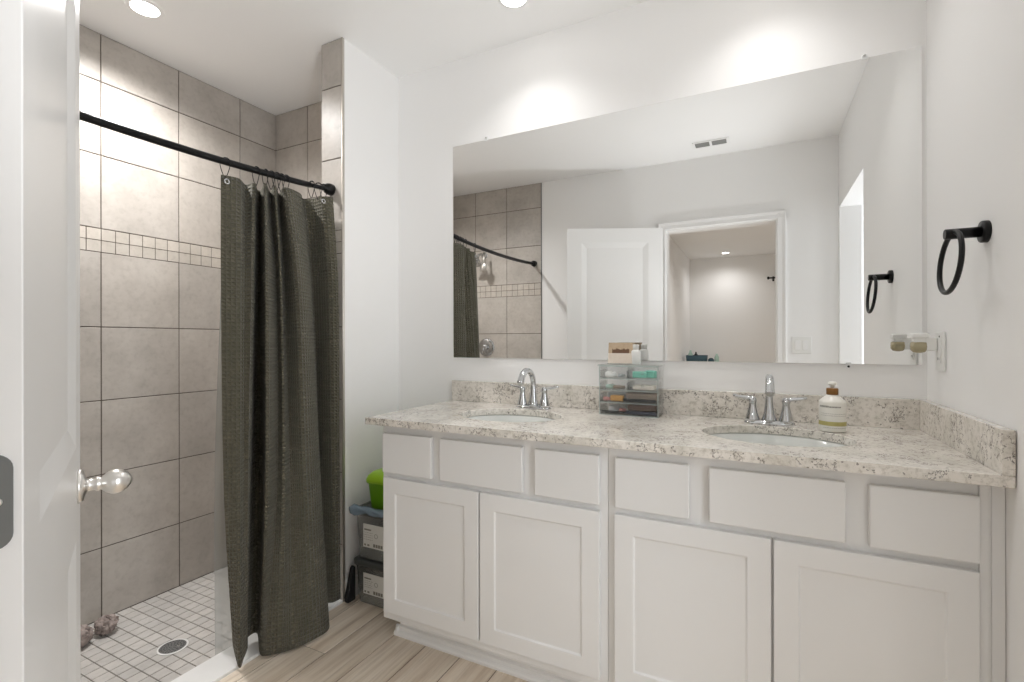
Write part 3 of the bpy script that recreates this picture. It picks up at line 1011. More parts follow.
# contents: small cosmetics, each a thing of its own
def cosmetic(kind, x, y, z, dx, dy, dz, mat, label, shape='box', rz=0.0):
    m = MB()
    if shape == 'box':
        m.box(-dx / 2, dx / 2, -dy / 2, dy / 2, 0, dz, min(dx, dy, dz) * 0.18, 2)
    elif shape == 'tube':
        r = dz / 2
        m.lathe([(r * 0.6, 0), (r, r * 0.3), (r, dx * 0.62), (r * 0.82, dx * 0.63), (r * 0.82, dx - r * 0.4), (r * 0.5, dx)], (-dx / 2, 0, r), (1, 0, 0), 14)
    else:
        m.lathe([(dx / 2 * 0.9, 0), (dx / 2, dz * 0.15), (dx / 2, dz * 0.6), (dx / 2 * 0.94, dz * 0.64), (dx / 2 * 0.96, dz * 0.92), (dx / 2 * 0.7, dz)], (0, 0, 0), (0, 0, 1), 18)
    o = m.build(kind, mat, None, (OX0 + x, OYF + y, CZ + z), (0, 0, rz))
    tag(o, label, kind.replace('_', ' '), 'cosmetics in the acrylic organizer')
z1_, z2_, z3_, z4_ = 0.0068, 0.0538, 0.1008, 0.1458
cosmetic('makeup_palette', 0.158, 0.045, z1_, 0.118, 0.070, 0.012, M['navy'], 'dark navy makeup palette at the right of the lowest organizer drawer')
cosmetic('makeup_palette', 0.160, 0.048, z1_ + 0.0125, 0.108, 0.060, 0.022, M['brown'], 'brown makeup palette on the navy one in the lowest organizer drawer')
cosmetic('eyeliner_pencil', 0.055, 0.016, z1_, 0.096, 0.009, 0.009, M['blackplastic'], 'black pencil at the front left of the lowest organizer drawer', 'tube', 0.03)
cosmetic('powder_compact', 0.045, 0.058, z1_, 0.044, 0.044, 0.024, M['greybox'], 'grey compact at the left of the lowest organizer drawer', 'round')
cosmetic('lipstick_tube', 0.085, 0.036, z1_, 0.030, 0.014, 0.018, M['pink'], 'pink tube in the middle of the lowest organizer drawer', 'tube', 0.3)
cosmetic('blush_case', 0.066, 0.026, z2_, 0.050, 0.030, 0.022, M['orange'], 'amber case at the left of the second organizer drawer')
cosmetic('lipstick_tube', 0.026, 0.020, z2_, 0.028, 0.012, 0.015, M['pink'], 'pink tube left of the amber case in the organizer', 'tube', 0.1)
cosmetic('mascara_tube', 0.154, 0.014, z2_, 0.124, 0.010, 0.012, M['blackplastic'], 'black mascara tube at the front of the second organizer drawer', 'tube', -0.03)
cosmetic('eyeshadow_case', 0.156, 0.058, z2_, 0.118, 0.060, 0.032, M['taupe'], 'taupe eyeshadow case at the back right of the second organizer drawer')
cosmetic('makeup_palette', 0.058, 0.072, z2_, 0.080, 0.034, 0.030, M['greybox'], 'grey palette behind the amber case in the organizer')
cosmetic('lip_balm', 0.072, 0.030, z3_, 0.046, 0.014, 0.014, M['taupe'], 'taupe lip balm in the left drawer of the third organizer tier', 'tube', 0.1)
cosmetic('powder_compact', 0.034, 0.050, z3_, 0.040, 0.040, 0.014, M['palegreen'], 'pale green compact in the left drawer of the third organizer tier', 'round')
cosmetic('eyeshadow_case', 0.166, 0.045, z3_, 0.080, 0.050, 0.016, M['paper'], 'cream case in the right drawer of the third organizer tier')
cosmetic('hair_claw', 0.150, 0.030, z4_, 0.052, 0.026, 0.024, M['mint'], 'mint green clip at the left of the top right organizer drawer', 'box', 0.25)
cosmetic('hair_claw', 0.192, 0.040, z4_, 0.040, 0.024, 0.028, M['mint'], 'mint green clip at the right of the top right organizer drawer', 'box', -0.35)
cosmetic('powder_compact', 0.036, 0.040, z4_, 0.044, 0.044, 0.020, M['whiteplastic'], 'white compact in the top left organizer drawer', 'round')
cosmetic('lipstick_tube', 0.082, 0.030, z4_, 0.030, 0.014, 0.014, M['greybox'], 'grey tube in the top left organizer drawer', 'tube', 0.7)

cz2 = CZ + OH + 0.0045
pc = thing('picture_card', 'tan landscape card leaning on a clear stand on the organizer', 'card', (-0.482, -0.098, cz2))
cg = MB().box(-0.049, 0.049, 0.0, 0.0012, 0.003, 0.086).build('card', M['picture'], pc, rot=(math.radians(-8), 0, 0))
m = MB()
m.box(-0.051, 0.051, 0.0016, 0.0036, 0.002, 0.088, 0.0005, 1)
m.box(-0.051, 0.051, -0.012, 0.0030, 0.0008, 0.0026, 0.0005, 1)
m.build('stand', M['acrylic'], pc, rot=(math.radians(-8), 0, 0))
pb = thing('lotion_bottle', 'white bottle behind the tan card on the organizer', 'bottle', (-0.424, -0.082, cz2))
MB().lathe([(0.017, 0), (0.0185, 0.003), (0.0185, 0.050), (0.015, 0.056), (0.010, 0.058)], (0, 0, 0), (0, 0, 1), 24).build('bottle', M['whiteplastic'], pb)
MB().lathe([(0.0125, 0.058), (0.0125, 0.076), (0.011, 0.078)], (0, 0, 0), (0, 0, 1), 24).build('cap', M['label'], pb)

# ------------------------------------------------------------------ storage bins, tub, bag beside the vanity
def bin_(label, x, y, z, w, d, h):
    t = thing('storage_bin', label, 'storage bin', (x, y, z), group='clear shoebox bins stacked beside the vanity')
    m = MB()
    n = 8
    def rr(w0, d0, zz, r=0.02):
        out = []
        for cx_, cy_, a0 in ((w0 / 2 - r, d0 / 2 - r, 0), (-w0 / 2 + r, d0 / 2 - r, 90), (-w0 / 2 + r, -d0 / 2 + r, 180), (w0 / 2 - r, -d0 / 2 + r, 270)):
            for k in range(n):
                a = math.radians(a0 + 90 * k / (n - 1))
                out.append((cx_ + r * math.cos(a), cy_ + r * math.sin(a), zz))
        return out
    m.loft([rr(w * 0.92, d * 0.92, 0.0), rr(w * 0.94, d * 0.94, 0.006), rr(w, d, h - 0.030), rr(w + 0.008, d + 0.008, h - 0.030), rr(w + 0.008, d + 0.008, h - 0.024)], True, True, False)
    b = m.build('tub', M['bin'], t)
    sm = b.modifiers.new('solid', 'SOLIDIFY'); sm.thickness = 0.002
    m = MB()
    m.loft([rr(w + 0.016, d + 0.016, h - 0.026), rr(w + 0.018, d + 0.018, h - 0.008), rr(w + 0.010, d + 0.010, h - 0.003), rr(w - 0.02, d - 0.02, h - 0.003), rr(w - 0.03, d - 0.03, h - 0.006)], True, True, True)
    m.build('lid', M['lid'], t)
    m = MB()
    fy = -d / 2 * 0.975 - 0.001
    m.box(-w / 2 + 0.052, -w / 2 + 0.175, fy - 0.004, fy - 0.003, h * 0.26, h * 0.72)
    lb = m.build('paper_label', M['label'], t)
    m = MB()
    rnd = random.Random(int(z * 1000) + 5)
    xa, xb, za, zb_ = -w / 2 + 0.058, -w / 2 + 0.168, h * 0.29, h * 0.68
    def mark(x0, x1, z0, z1):
        m.box(x0, x1, fy - 0.0045, fy - 0.0040, z0, z1)
    mark(xa, xa + 0.040, zb_ - h * 0.085, zb_ - h * 0.055)          # heading
    for k in range(4):                                             # fine print, too small to read
        xx = xa
        zz = zb_ - h * (0.13 + 0.045 * k)
        while xx < xa + 0.044:
            ww = rnd.uniform(0.003, 0.011)
            mark(xx, min(xx + ww, xa + 0.048), zz, zz + 0.0014)
            xx += ww + 0.004
    cxx, czz = xa + 0.068, zb_ - h * 0.17                          # small round symbol
    m.tube([(cxx + 0.009 * math.cos(2 * PI * k / 16), fy - 0.0042, czz + 0.009 * math.sin(2 * PI * k / 16)) for k in range(16)], 0.0009, 6, closed=True)
    mark(xa, xa + 0.010, za, za + 0.008); mark(xa + 0.018, xa + 0.030, za, za + 0.008)
    for k in range(4):                                             # bold line at lower right
        mark(xa + 0.052 + k * 0.014, xa + 0.063 + k * 0.014, za, za + 0.014)
    m.build('printed_text', M['ink'], lb)
    return t
BXC, BW = -1.459, 0.322
bin_('clear storage bin with dark lid standing on the floor beside the vanity', BXC - 0.003, -0.200, 0.0005, BW, 0.320, 0.200)
bin_('clear storage bin with dark lid, upper of the two beside the vanity', BXC - 0.003, -0.200, 0.2015, BW, 0.320, 0.225)
# folded things inside the bins
tag(MB().box(-0.13, 0.13, -0.12, 0.12, 0, 0.10, 0.03, 3).build('folded_towel', M['greybox'], None, (BXC, -0.19, 0.010)), 'grey folded cloth inside the lower storage bin', 'towel')
tag(MB().box(-0.13, 0.13, -0.12, 0.12, 0, 0.12, 0.035, 3).build('folded_towel', M['label'], None, (BXC, -0.19, 0.2115)), 'pale folded cloth inside the upper storage bin', 'towel')
gt = thing('green_tub', 'lime green plastic tub on top of the storage bins', 'tub', (-1.462, -0.235, 0.4245))
m = MB()
def rsq(w0, d0, zz, r=0.03, n=8):
    out = []
    for cx_, cy_, a0 in ((w0 / 2 - r, d0 / 2 - r, 0), (-w0 / 2 + r, d0 / 2 - r, 90), (-w0 / 2 + r, -d0 / 2 + r, 180), (w0 / 2 - r, -d0 / 2 + r, 270)):
        for k in range(n):
            a = math.radians(a0 + 90 * k / (n - 1))
            out.append((cx_ + r * math.cos(a), cy_ + r * math.sin(a), zz))
    return out
m.loft([rsq(0.205, 0.185, 0.0), rsq(0.212, 0.192, 0.004), rsq(0.230, 0.210, 0.112), rsq(0.238, 0.218, 0.113), rsq(0.238, 0.218, 0.119)], True, True, True)
m.build('body', M['green'], gt)
m = MB()
m.loft([rsq(0.244, 0.224, 0.117), rsq(0.244, 0.224, 0.130), rsq(0.232, 0.212, 0.146), rsq(0.200, 0.180, 0.160), rsq(0.120, 0.100, 0.166)], True, True, True)
m.build('lid', M['greenlid'], gt)
# crumpled plastic bag hanging over the front edge of the upper bin
m = MB()
rnd = random.Random(11)
NU, NV = 22, 8
grid = []
for j in range(NV):
    row = []
    v = j / (NV - 1)
    for i in range(NU):
        u = i / (NU - 1)
        xx = -1.636 + 0.235 * u
        hang = 0.036 * (1 - 0.55 * u) * (0.8 + 0.2 * math.sin(11 * u))
        if v < 0.6:
            yy = -0.374 - 0.005 * math.sin(9 * u + 3 * v) ** 2; zz = 0.4300 - hang * (0.6 - v) / 0.6
        else:
            yy = -0.374 + (v - 0.6) * (0.062 * (1 - 0.5 * u)); zz = 0.4302 + 0.007 * abs(math.sin(8 * u + 5 * v))
        row.append(m.bm.verts.new((xx, yy + rnd.uniform(-0.003, 0.0), zz + rnd.uniform(0, 0.003))))
    grid.append(row)
for j in range(NV - 1):
    for i in range(NU - 1):
        m.face([grid[j][i], grid[j][i + 1], grid[j + 1][i + 1], grid[j + 1][i]], True)
bag = m.build('plastic_bag', M['bagblue'])
sm = bag.modifiers.new('solid', 'SOLIDIFY'); sm.thickness = 0.0008; sm.offset = 1
tag(bag, 'pale blue crumpled plastic bag over the upper storage bin lid', 'plastic bag')
# black flat pouch leaning in the gap at the wall
m = MB()
prof = [(-0.350, 0.002), (-0.392, 0.004), (-0.398, 0.030), (-0.385, 0.070), (-0.362, 0.150), (-0.352, 0.158), (-0.345, 0.150), (-0.345, 0.004)]
m.prism([(p_[0], p_[1]) for p_ in prof], 'x', -1.6515, -1.632)
tag(m.build('black_pouch', M['clothblack'], mod=0.004), 'black pouch squeezed between bins and wing wall on the floor', 'pouch')

# ------------------------------------------------------------------ shower rod, hooks, curtain, liner
RX = -1.735
rod = thing('shower_rod', 'black tension rod across the shower entry', 'shower rod', (RX, 0, 0))
ys = [-1.886 + k * (1.886 - 0.505) / 24 for k in range(25)]
MB().tube([(0, y, rod_z(y)) for y in ys], 0.0125, 14).build('rod', M['black'], rod)
ys = [-0.515 + k * (0.515 - 0.396) / 6 for k in range(7)]
MB().tube([(0, y, rod_z(y)) for y in ys], 0.0100, 14).build('inner_rod', M['black'], rod)
MB().lathe([(0.011, 0.048), (0.013, 0.040), (0.022, 0.030), (0.026, 0.016), (0.026, 0.0)], (0, Y1 - 0.0005, rod_z(Y1)), (0, -1, 0), 24).build('end_cap', M['black'], rod)
MB().lathe([(0.013, 0.040), (0.022, 0.030), (0.026, 0.016), (0.026, 0.0)], (0, YN + 0.0085, rod_z(YN)), (0, 1, 0), 24).build('end_cap', M['black'], rod)

CURT = [
  ((-1.735, -0.9), (-1.725, -0.907), (-1.7, -0.913), (-1.7, -0.88), 0.07),
  ((-1.722, -0.842), (-1.702, -0.856), (-1.672, -0.877), (-1.648, -0.892), 0.014),
  ((-1.778, -0.775), (-1.709, -0.824), (-1.683, -0.85), (-1.668, -0.862), 0.024),
  ((-1.728, -0.771), (-1.6925, -0.8044), (-1.6865, -0.8244), (-1.695, -0.828), 0.036),
  ((-1.802, -0.7094), (-1.802, -0.7143), (-1.8013, -0.7335), (-1.745, -0.795), 0.04),
  ((-1.802, -0.6913), (-1.802, -0.692), (-1.7877, -0.6994), (-1.735, -0.76), 0.042),
  ((-1.694, -0.7535), (-1.6755, -0.7631), (-1.646, -0.7863), (-1.655, -0.806), 0.015),
  ((-1.7875, -0.6619), (-1.752, -0.6617), (-1.673, -0.7194), (-1.624, -0.804), 0.013),
  ((-1.694, -0.71), (-1.701, -0.6779), (-1.6393, -0.7144), (-1.593, -0.768), 0.012),
  ((-1.7875, -0.6195), (-1.769, -0.606), (-1.6595, -0.6664), (-1.567, -0.729), 0.012),
  ((-1.6855, -0.6713), (-1.6585, -0.6369), (-1.619, -0.6327), (-1.546, -0.663), 0.014),
  ((-1.7195, -0.5707), (-1.6925, -0.549), (-1.646, -0.5394), (-1.548, -0.578), 0.015),
  ((-1.802, -0.4867), (-1.7945, -0.4448), (-1.754, -0.4426), (-1.66, -0.5), 0.022),
  ((-1.779, -0.4518), (-1.769, -0.4286), (-1.7405, -0.4336), (-1.69, -0.46), 0.024),
  ((-1.715, -0.459), (-1.7, -0.432), (-1.69, -0.428), (-1.674, -0.436), 0.022),
  ((-1.695, -0.416), (-1.676, -0.404), (-1.672, -0.402), (-1.67, -0.4), 0.022),
]
def catmull(P, n):
    out = []
    for i in range(len(P) - 1):
        p0, p1, p2, p3 = P[max(i - 1, 0)], P[i], P[i + 1], P[min(i + 2, len(P) - 1)]
        for k in range(n):
            t = k / n
            out.append(tuple(0.5 * (2 * b + (c - a) * t + (2 * a - 5 * b + 4 * c - d) * t * t + (3 * b - a - 3 * c + d) * t ** 3)
                             for a, b, c, d in zip(p0, p1, p2, p3)))
    out.append(tuple(P[-1]))
    return out
def hermite(zs, vs, z):
    n = len(zs)
    for i in range(n - 1):
        if z >= zs[i + 1] or i == n - 2:
            break
    def sl(k):
        if k == 0: return (vs[1] - vs[0]) / (zs[1] - zs[0])
        if k == n - 1: return (vs[-1] - vs[-2]) / (zs[-1] - zs[-2])
        return (vs[k + 1] - vs[k - 1]) / (zs[k + 1] - zs[k - 1])
    h = zs[i + 1] - zs[i]
    t = min(max((z - zs[i]) / h, 0), 1)
    return ((2 * t ** 3 - 3 * t * t + 1) * vs[i] + (t ** 3 - 2 * t * t + t) * h * sl(i) + (-2 * t ** 3 + 3 * t * t) * vs[i + 1] + (t ** 3 - t * t) * h * sl(i + 1))
def cloth(cols, zmid, nsub, nrow, ztop):
    """cols: per column four plan points (top, mid-high, mid-low, bottom) and the bottom height"""
    m = MB()
    uvl = m.bm.loops.layers.uv.new('UVMap')
    dense = [catmull([c[k] for c in cols], nsub) for k in range(4)]
    zb = [p_[0] for p_ in catmull([(c[4],) for c in cols], nsub)]
    N = len(zb)
    arc = [0.0]
    for i in range(1, N):
        d = sum(math.dist(dense[k][i], dense[k][i - 1]) for k in (1, 2)) / 2
        arc.append(arc[-1] + d)
    V = []
    uvs = {}
    for j in range(nrow + 1):
        row = []
        for i in range(N):
            zt = ztop(dense[0][i][1])
            z = zt + (zb[i] - zt) * j / nrow
            zs = [zt, zmid[0], zmid[1], zb[i]]
            xx = hermite(zs, [dense[k][i][0] for k in range(4)], z)
            yy = hermite(zs, [dense[k][i][1] for k in range(4)], z)
            v = m.bm.verts.new((xx, yy, z))
            uvs[v] = (arc[i], z)
            row.append(v)
        V.append(row)
    for j in range(nrow):
        for i in range(N - 1):
            m.face([V[j][i], V[j + 1][i], V[j + 1][i + 1], V[j][i + 1]], True)
    for f in m.bm.faces:
        for l in f.loops:
            l[uvl].uv = uvs[l.vert]
    return m
def top_curve(y):
    return rod_z(y) - 0.052 + 0.012 * max(0, (y + 0.55) / 0.15)
cu = cloth(CURT, (1.413, 0.638), 9, 110, top_curve).build('shower_curtain', M['curtain'], normals=False)
sm = cu.modifiers.new('solid', 'SOLIDIFY'); sm.thickness = 0.0022; sm.offset = 0
tag(cu, 'olive green waffle-weave shower curtain bunched at the end of the rod', 'shower curtain')
# grommets on the two flat parts of the header
for gy, gx in ((-0.884, -1.7285), (-0.458, -1.7105)):
    c = (gx + 0.003, gy, top_curve(gy) - 0.022)
    pts = [(c[0] + 0.0006, c[1] + 0.0085 * math.cos(2 * PI * k / 20), c[2] + 0.0085 * math.sin(2 * PI * k / 20)) for k in range(20)]
    MB().tube(pts, 0.0032, 8, closed=True).build('grommet', M['chrome'], cu)

LIN = [
  ((-1.822, -0.84), (-1.822, -0.838), (-1.826, -0.868), (-1.83, -0.866), -0.03),
  ((-1.822, -0.825), (-1.828, -0.822), (-1.822, -0.845), (-1.836, -0.835), -0.034),
  ((-1.826, -0.82), (-1.842, -0.8), (-1.838, -0.815), (-1.824, -0.8), -0.034),
  ((-1.822, -0.76), (-1.828, -0.75), (-1.822, -0.765), (-1.84, -0.75), -0.034),
  ((-1.838, -0.69), (-1.846, -0.69), (-1.84, -0.695), (-1.826, -0.69), -0.034),
  ((-1.822, -0.62), (-1.83, -0.62), (-1.824, -0.62), (-1.842, -0.62), -0.034),
  ((-1.838, -0.54), (-1.846, -0.54), (-1.84, -0.545), (-1.828, -0.545), -0.034),
  ((-1.822, -0.47), (-1.83, -0.47), (-1.824, -0.47), (-1.838, -0.47), -0.034),
  ((-1.822, -0.405), (-1.832, -0.405), (-1.826, -0.41), (-1.828, -0.41), -0.034),
]
li = cloth(LIN, (1.598, 0.690), 8, 70, lambda y: rod_z(y) - 0.058).build('shower_liner', M['liner'], normals=False)
tag(li, 'translucent white liner hanging inside the shower behind the curtain', 'shower liner')

hook_y = [-0.884, -0.762, -0.722, -0.696, -0.672, -0.650, -0.628, -0.500, -0.462, -0.432]
hook_lab = ['black curtain hook at the free left edge of the curtain', 'second black curtain hook from the free left edge',
            'third black curtain hook from the left, start of the bunched row', 'fourth black curtain hook from the left in the bunched row',
            'fifth black curtain hook from the left in the bunched row', 'sixth black curtain hook from the left in the bunched row',
            'seventh black curtain hook from the left, end of the bunched row', 'third black curtain hook from the rod end cap',
            'second black curtain hook from the rod end cap', 'black curtain hook nearest the rod end cap']
def hook_mesh():
    m = MB()
    pts = []
    for k in range(40):
        a = 2 * PI * k / 40
        zz = math.cos(a)
        r = 0.017
        xx = math.sin(a) * (r if zz > 0 else r * (1 - 0.55 * (-zz) ** 1.5))
        pts.append((xx, 0.004 * math.sin(a), 0.016 * zz if zz > 0 else 0.058 * zz))
    m.tube(pts, 0.0014, 8, closed=True)
    return m
h0 = thing('curtain_hook', hook_lab[0], 'curtain hook', (RX, hook_y[0], rod_z(hook_y[0]) - 0.001), 0.5, 'roller curtain hooks on the rod')
hook_mesh().build('wire', M['black'], h0)
m = MB()
for a in (-50, -25, 0, 25, 50):
    ar = math.radians(a)
    m.ball((0.0155 * math.sin(ar), 0, 0.0155 * math.cos(ar)), 0.0032, None, None, 10, 8)
m.build('roller', M['black'], h0)
for y, lb in zip(hook_y[1:], hook_lab[1:]):
    dup(h0, (RX, y, rod_z(y) - 0.001 - (0.0 if y < -0.51 else -0.003)), random.uniform(-0.2, 0.6), lb)

# ------------------------------------------------------------------ shower fittings on the front shower wall (seen in the mirror)
YT = YN + 0.008
sh = thing('handheld_shower', 'chrome handheld shower head on the wall, seen in the mirror', 'shower head', (-2.236, YT, 1.960))
MB().lathe([(0.030, 0), (0.030, 0.004), (0.022, 0.010), (0.011, 0.012)], (0, 0, 0), (0, 1, 0), 24).build('flange', M['chrome'], sh)
MB().tube([(0, 0.008, 0), (0, 0.06, 0.004), (0, 0.10, -0.010), (0, 0.13, -0.040)], 0.0105, 14).build('arm', M['chrome'], sh)
d = Vector((0, 0.55, -0.83)).normalized()
MB().lathe([(0.012, 0.0), (0.018, 0.012), (0.022, 0.022), (0.046, 0.055), (0.052, 0.066), (0.050, 0.072), (0.010, 0.073)], (0, 0.125, -0.034), d, 26).build('head', M['chrome'], sh)
m = MB()
m.tube([(0.055, 0.10, 0.005), (0.058, 0.112, -0.05), (0.060, 0.12, -0.10)], [0.012, 0.011, 0.012], 12)
m.lathe([(0.012, 0), (0.030, 0.01), (0.034, 0.03), (0.026, 0.075), (0.010, 0.082)], (0.060, 0.120, -0.085), (0, 0.15, -1), 20, sy=0.45)
m.build('hand_shower', M['nickel'], sh)
sv = thing('shower_valve', 'round chrome shower valve with lever, seen in the mirror', 'shower valve', (-2.215, YT, 1.118))
MB().lathe([(0.082, 0), (0.082, 0.004), (0.074, 0.012), (0.040, 0.018), (0.030, 0.018)], (0, 0, 0), (0, 1, 0), 32).build('escutcheon', M['chrome'], sv)
m = MB().lathe([(0.030, 0.015), (0.028, 0.045), (0.022, 0.055), (0.006, 0.058)], (0, 0, 0), (0, 1, 0), 24)
m.tube([(0, 0.045, 0), (-0.012, 0.055, -0.030), (-0.020, 0.058, -0.065)], [0.012, 0.010, 0.007], 12)
m.build('lever', M['chrome'], sv)

dr = thing('floor_drain', 'round dark metal drain in the shower floor', 'drain', (DRX, DRY, ZS))
MB().lathe([(0.050, 0.0003), (0.0545, 0.0008), (0.055, 0.0020), (0.052, 0.0030), (0.047, 0.0026)], (0, 0, 0), (0, 0, 1), 36, True, False).build('rim', M['marble'], dr)
m = MB().lathe([(0.047, 0.0014), (0.046, 0.0024), (0.010, 0.0026)], (0, 0, 0), (0, 0, 1), 36)
gr = m.build('grate', M['ventgrey'], dr)
m = MB()
for rr_, n in ((0.038, 22), (0.029, 16), (0.020, 11), (0.010, 6)):
    for k in range(n):
        a = 2 * PI * k / n
        m.lathe([(0.0028, 0), (0.0024, 0.0004)], (rr_ * math.cos(a), rr_ * math.sin(a), 0.0026), (0, 0, 1), 8)
m.build('grate_holes', M['blackplastic'], gr)
m = MB().lathe([(0.006, 0.0026), (0.005, 0.0036), (0.002, 0.004)], (0.016, 0.014, 0), (0, 0, 1), 12)
m.build('screw', M['steel'], gr)

# crumpled taupe loofah on the shower floor
def pouf(cx_, cy_, cz_, R, seed, m):
    rnd = random.Random(seed)
    for k in range(26):
        ax = Vector((rnd.uniform(-1, 1), rnd.uniform(-1, 1), rnd.uniform(-0.6, 1))).normalized()
        q = Vector((0, 0, 1)).rotation_difference(ax)
        n = 22
        ph = rnd.uniform(0, 6)
        rr_ = R * rnd.uniform(0.45, 0.72)
        h = R * rnd.uniform(0.30, 0.62)
        rings = [[], [], []]
        for i in range(n):
            a = 2 * PI * i / n
            w = 0.22 * math.sin(5 * a + ph)
            for t, s_ in enumerate((0.15, 0.65, 1.0)):
                p_ = Vector((rr_ * s_ * math.cos(a), rr_ * s_ * math.sin(a), h + R * w * s_ * 0.9 - R * 0.15 * s_))
                g_ = q @ p_ + Vector((cx_, cy_, cz_))
                g_.z = max(g_.z, ZS + 0.001)
                rings[t].append(g_)
        m.loft(rings, True)
m = MB()
pouf(-2.462, -0.935, ZS + 0.040, 0.050, 4, m)
pouf(-2.450, -1.030, ZS + 0.040, 0.056, 9, m)
lf = m.build('loofah', M['taupepouf'])
sm = lf.modifiers.new('solid', 'SOLIDIFY'); sm.thickness = 0.0015
tag(lf, 'crumpled taupe mesh loofah on the shower floor by the tile wall', 'loofah')

# ------------------------------------------------------------------ ceiling lights, vent, switch
def can(label, x, y, power, cone=156):
    t = thing('recessed_light', label, 'ceiling light', (x, y, ZC), group='round recessed ceiling lights')
    MB().lathe([(0.049, -0.0040), (0.052, -0.0045), (0.064, -0.0030), (0.067, -0.0004)], (0, 0, 0), (0, 0, 1), 40, False, False).build('trim_ring', M['trim'], t)
    MB().lathe([(0.050, -0.0042), (0.030, -0.0050), (0.004, -0.0053)], (0, 0, 0), (0, 0, 1), 36, False, True).build('lens', M['lens'], t)
    sl = bpy.data.lights.new('downlight', 'SPOT')
    sl.energy = power
    sl.color = (1.0, 0.982, 0.968)
    sl.spot_size = math.radians(cone)
    sl.spot_blend = 1.0
    sl.shadow_soft_size = 0.05
    so_ = bpy.data.objects.new('downlight', sl)
    COL.objects.link(so_)
    so_.parent = t
    so_.location = (0, 0, -0.012)
    return t
can('lit recessed light in the shower ceiling', -2.244, -0.893, SHOWER_CAN_POWER)
can('lit recessed light in the ceiling above the left sink', -0.866, -0.262, VANITY_CAN_POWER, 122)
can('lit recessed light in the ceiling above the right sink', 0.035, -0.262, VANITY_CAN_POWER, 122)
can('lit recessed light in the far room, seen through the doorway in the mirror', -0.44, -6.30, HALL_CAN_POWER * 0.65)

can('unseen recessed light added to brighten the far room near the doorway', -0.2, -4.1, HALL_CAN_POWER * 2.0)  # out of view, added to lift the far room's brightness

vt = thing('ceiling_vent', 'small white two-panel ceiling vent, seen in the mirror', 'vent', (-0.286, -1.640, ZC))
m = MB()
m.box(-0.118, 0.118, -0.055, -0.042, -0.008, 0.0, 0.002); m.box(-0.118, 0.118, 0.042, 0.055, -0.008, 0.0, 0.002)
for a, b in ((-0.118, -0.100), (-0.008, 0.008), (0.100, 0.118)):
    m.box(a, b, -0.043, 0.043, -0.008, 0.0, 0.002)
m.build('frame', M['trim'], vt)
MB().box(-0.101, 0.101, -0.043, 0.043, -0.0016, -0.0004).build('backing', M['ventgrey'], vt)
m = MB()
for k in range(6):
    yy = -0.034 + k * 0.0136
    for a, b in ((-0.100, -0.008), (0.008, 0.100)):
        m.prism([(yy - 0.004, -0.0065), (yy - 0.0034, -0.0072), (yy + 0.004, -0.0022), (yy + 0.0034, -0.0016)], 'x', a, b)
m.build('louvers', M['louver'], vt)

sw = thing('light_switch', 'white double light switch beside the doorway, seen in the mirror', 'light switch', (0.272, YN + 0.0003, 1.143))
MB().box(-0.058, 0.058, 0, 0.006, -0.058, 0.058, 0.002).build('cover_plate', M['whiteplastic'], sw)
for s_ in (-0.023, 0.023):
    MB().box(s_ - 0.0165, s_ + 0.0165, 0.0055, 0.0085, -0.033, 0.033, 0.001).build('rocker', M['trim'], sw)

# ------------------------------------------------------------------ far room furniture glimpsed in the mirror
ds = thing('dresser', 'pale dresser against the left wall of the far room', 'dresser', (-0.76, -6.0, 0))
MB().box(-0.25, 0.27, -0.55, 0.55, 0.06, 0.80, 0.006).build('body', M['wood_light'], ds)
MB().box(-0.255, 0.285, -0.56, 0.56, 0.80, 0.825, 0.004).build('top', M['wood_light'], ds)
for k in range(3):
    f = MB().box(0.268, 0.285, -0.53, 0.53, 0.085 + k * 0.238, 0.305 + k * 0.238, 0.004).build('drawer', M['wood_light'], ds)
    MB().ball((0.296, 0, 0.195 + k * 0.238), 0.013, 0.013, 0.013, 12, 8).build('knob', M['nickel'], f)
for sx in (-0.22, 0.24):
    for sy in (-0.5, 0.5):
        MB().lathe([(0.018, 0), (0.026, 0.06)], (sx, sy, 0), (0, 0, 1), 12).build('leg', M['wood_light'], ds)
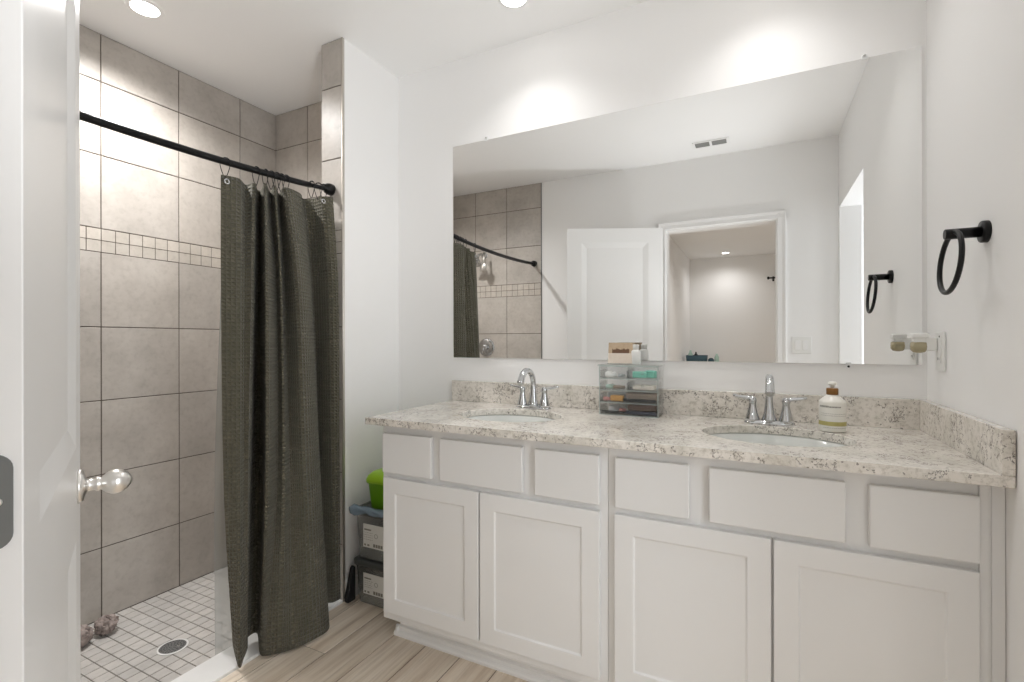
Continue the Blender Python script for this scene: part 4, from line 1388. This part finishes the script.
bx = thing('storage_basket', 'slate blue basket in the far room, seen in the mirror', 'basket', (-0.83, -5.98, 0.8255))
m = MB()
m.loft([rsq(0.27, 0.22, 0.0), rsq(0.28, 0.23, 0.003), rsq(0.30, 0.25, 0.125), rsq(0.29, 0.24, 0.125), rsq(0.27, 0.22, 0.012)], True, True, True)
m.build('basket', M['teal'], bx)
tag(MB().lathe([(0.03, 0), (0.034, 0.01), (0.034, 0.13), (0.02, 0.15), (0.012, 0.19)], (0, 0, 0), (0, 0, 1), 18).build('spray_bottle', M['palegreen'], None, (-0.92, -5.96, 0.8385)), 'pale green bottle standing in the slate blue basket', 'bottle')
tag(MB().lathe([(0.026, 0), (0.028, 0.01), (0.028, 0.12), (0.012, 0.14), (0.010, 0.165)], (0, 0, 0), (0, 0, 1), 18).build('black_bottle', M['blackplastic'], None, (-0.84, -5.95, 0.8385)), 'black bottle standing in the slate blue basket', 'bottle')
tag(MB().lathe([(0.030, 0), (0.032, 0.01), (0.032, 0.10), (0.016, 0.13), (0.012, 0.150)], (0, 0, 0), (0, 0, 1), 18).build('pale_jar', M['palegreen'], None, (-0.550, -6.02, 0.8255)), 'pale green jar right of the slate blue basket in the far room', 'jar')
tag(MB().ball((0, 0, 0.045), 0.045, 0.04, 0.0445, 16, 10).build('blue_pouch', M['teal'], None, (-0.628, -5.99, 0.8255)), 'slate blue pouch between the basket and the pale jar', 'pouch')
cr = thing('curtain_rod', 'black curtain rod end on the far wall, seen through the doorway', 'curtain rod', (0.17, -6.75, 2.16))
MB().tube([(0.0, 0.075, 0), (1.6, 0.075, 0)], 0.011, 12).build('rod', M['black'], cr)
m = MB().lathe([(0.012, 0), (0.022, 0.006), (0.024, 0.02), (0.016, 0.034)], (0.004, 0.075, 0), (-1, 0, 0), 16)
m.build('finial', M['black'], cr)
m = MB().box(0.045, 0.070, 0.0, 0.006, -0.045, 0.03, 0.001).box(0.052, 0.063, 0.003, 0.078, -0.018, -0.010, 0.001)
m.build('bracket', M['black'], cr)
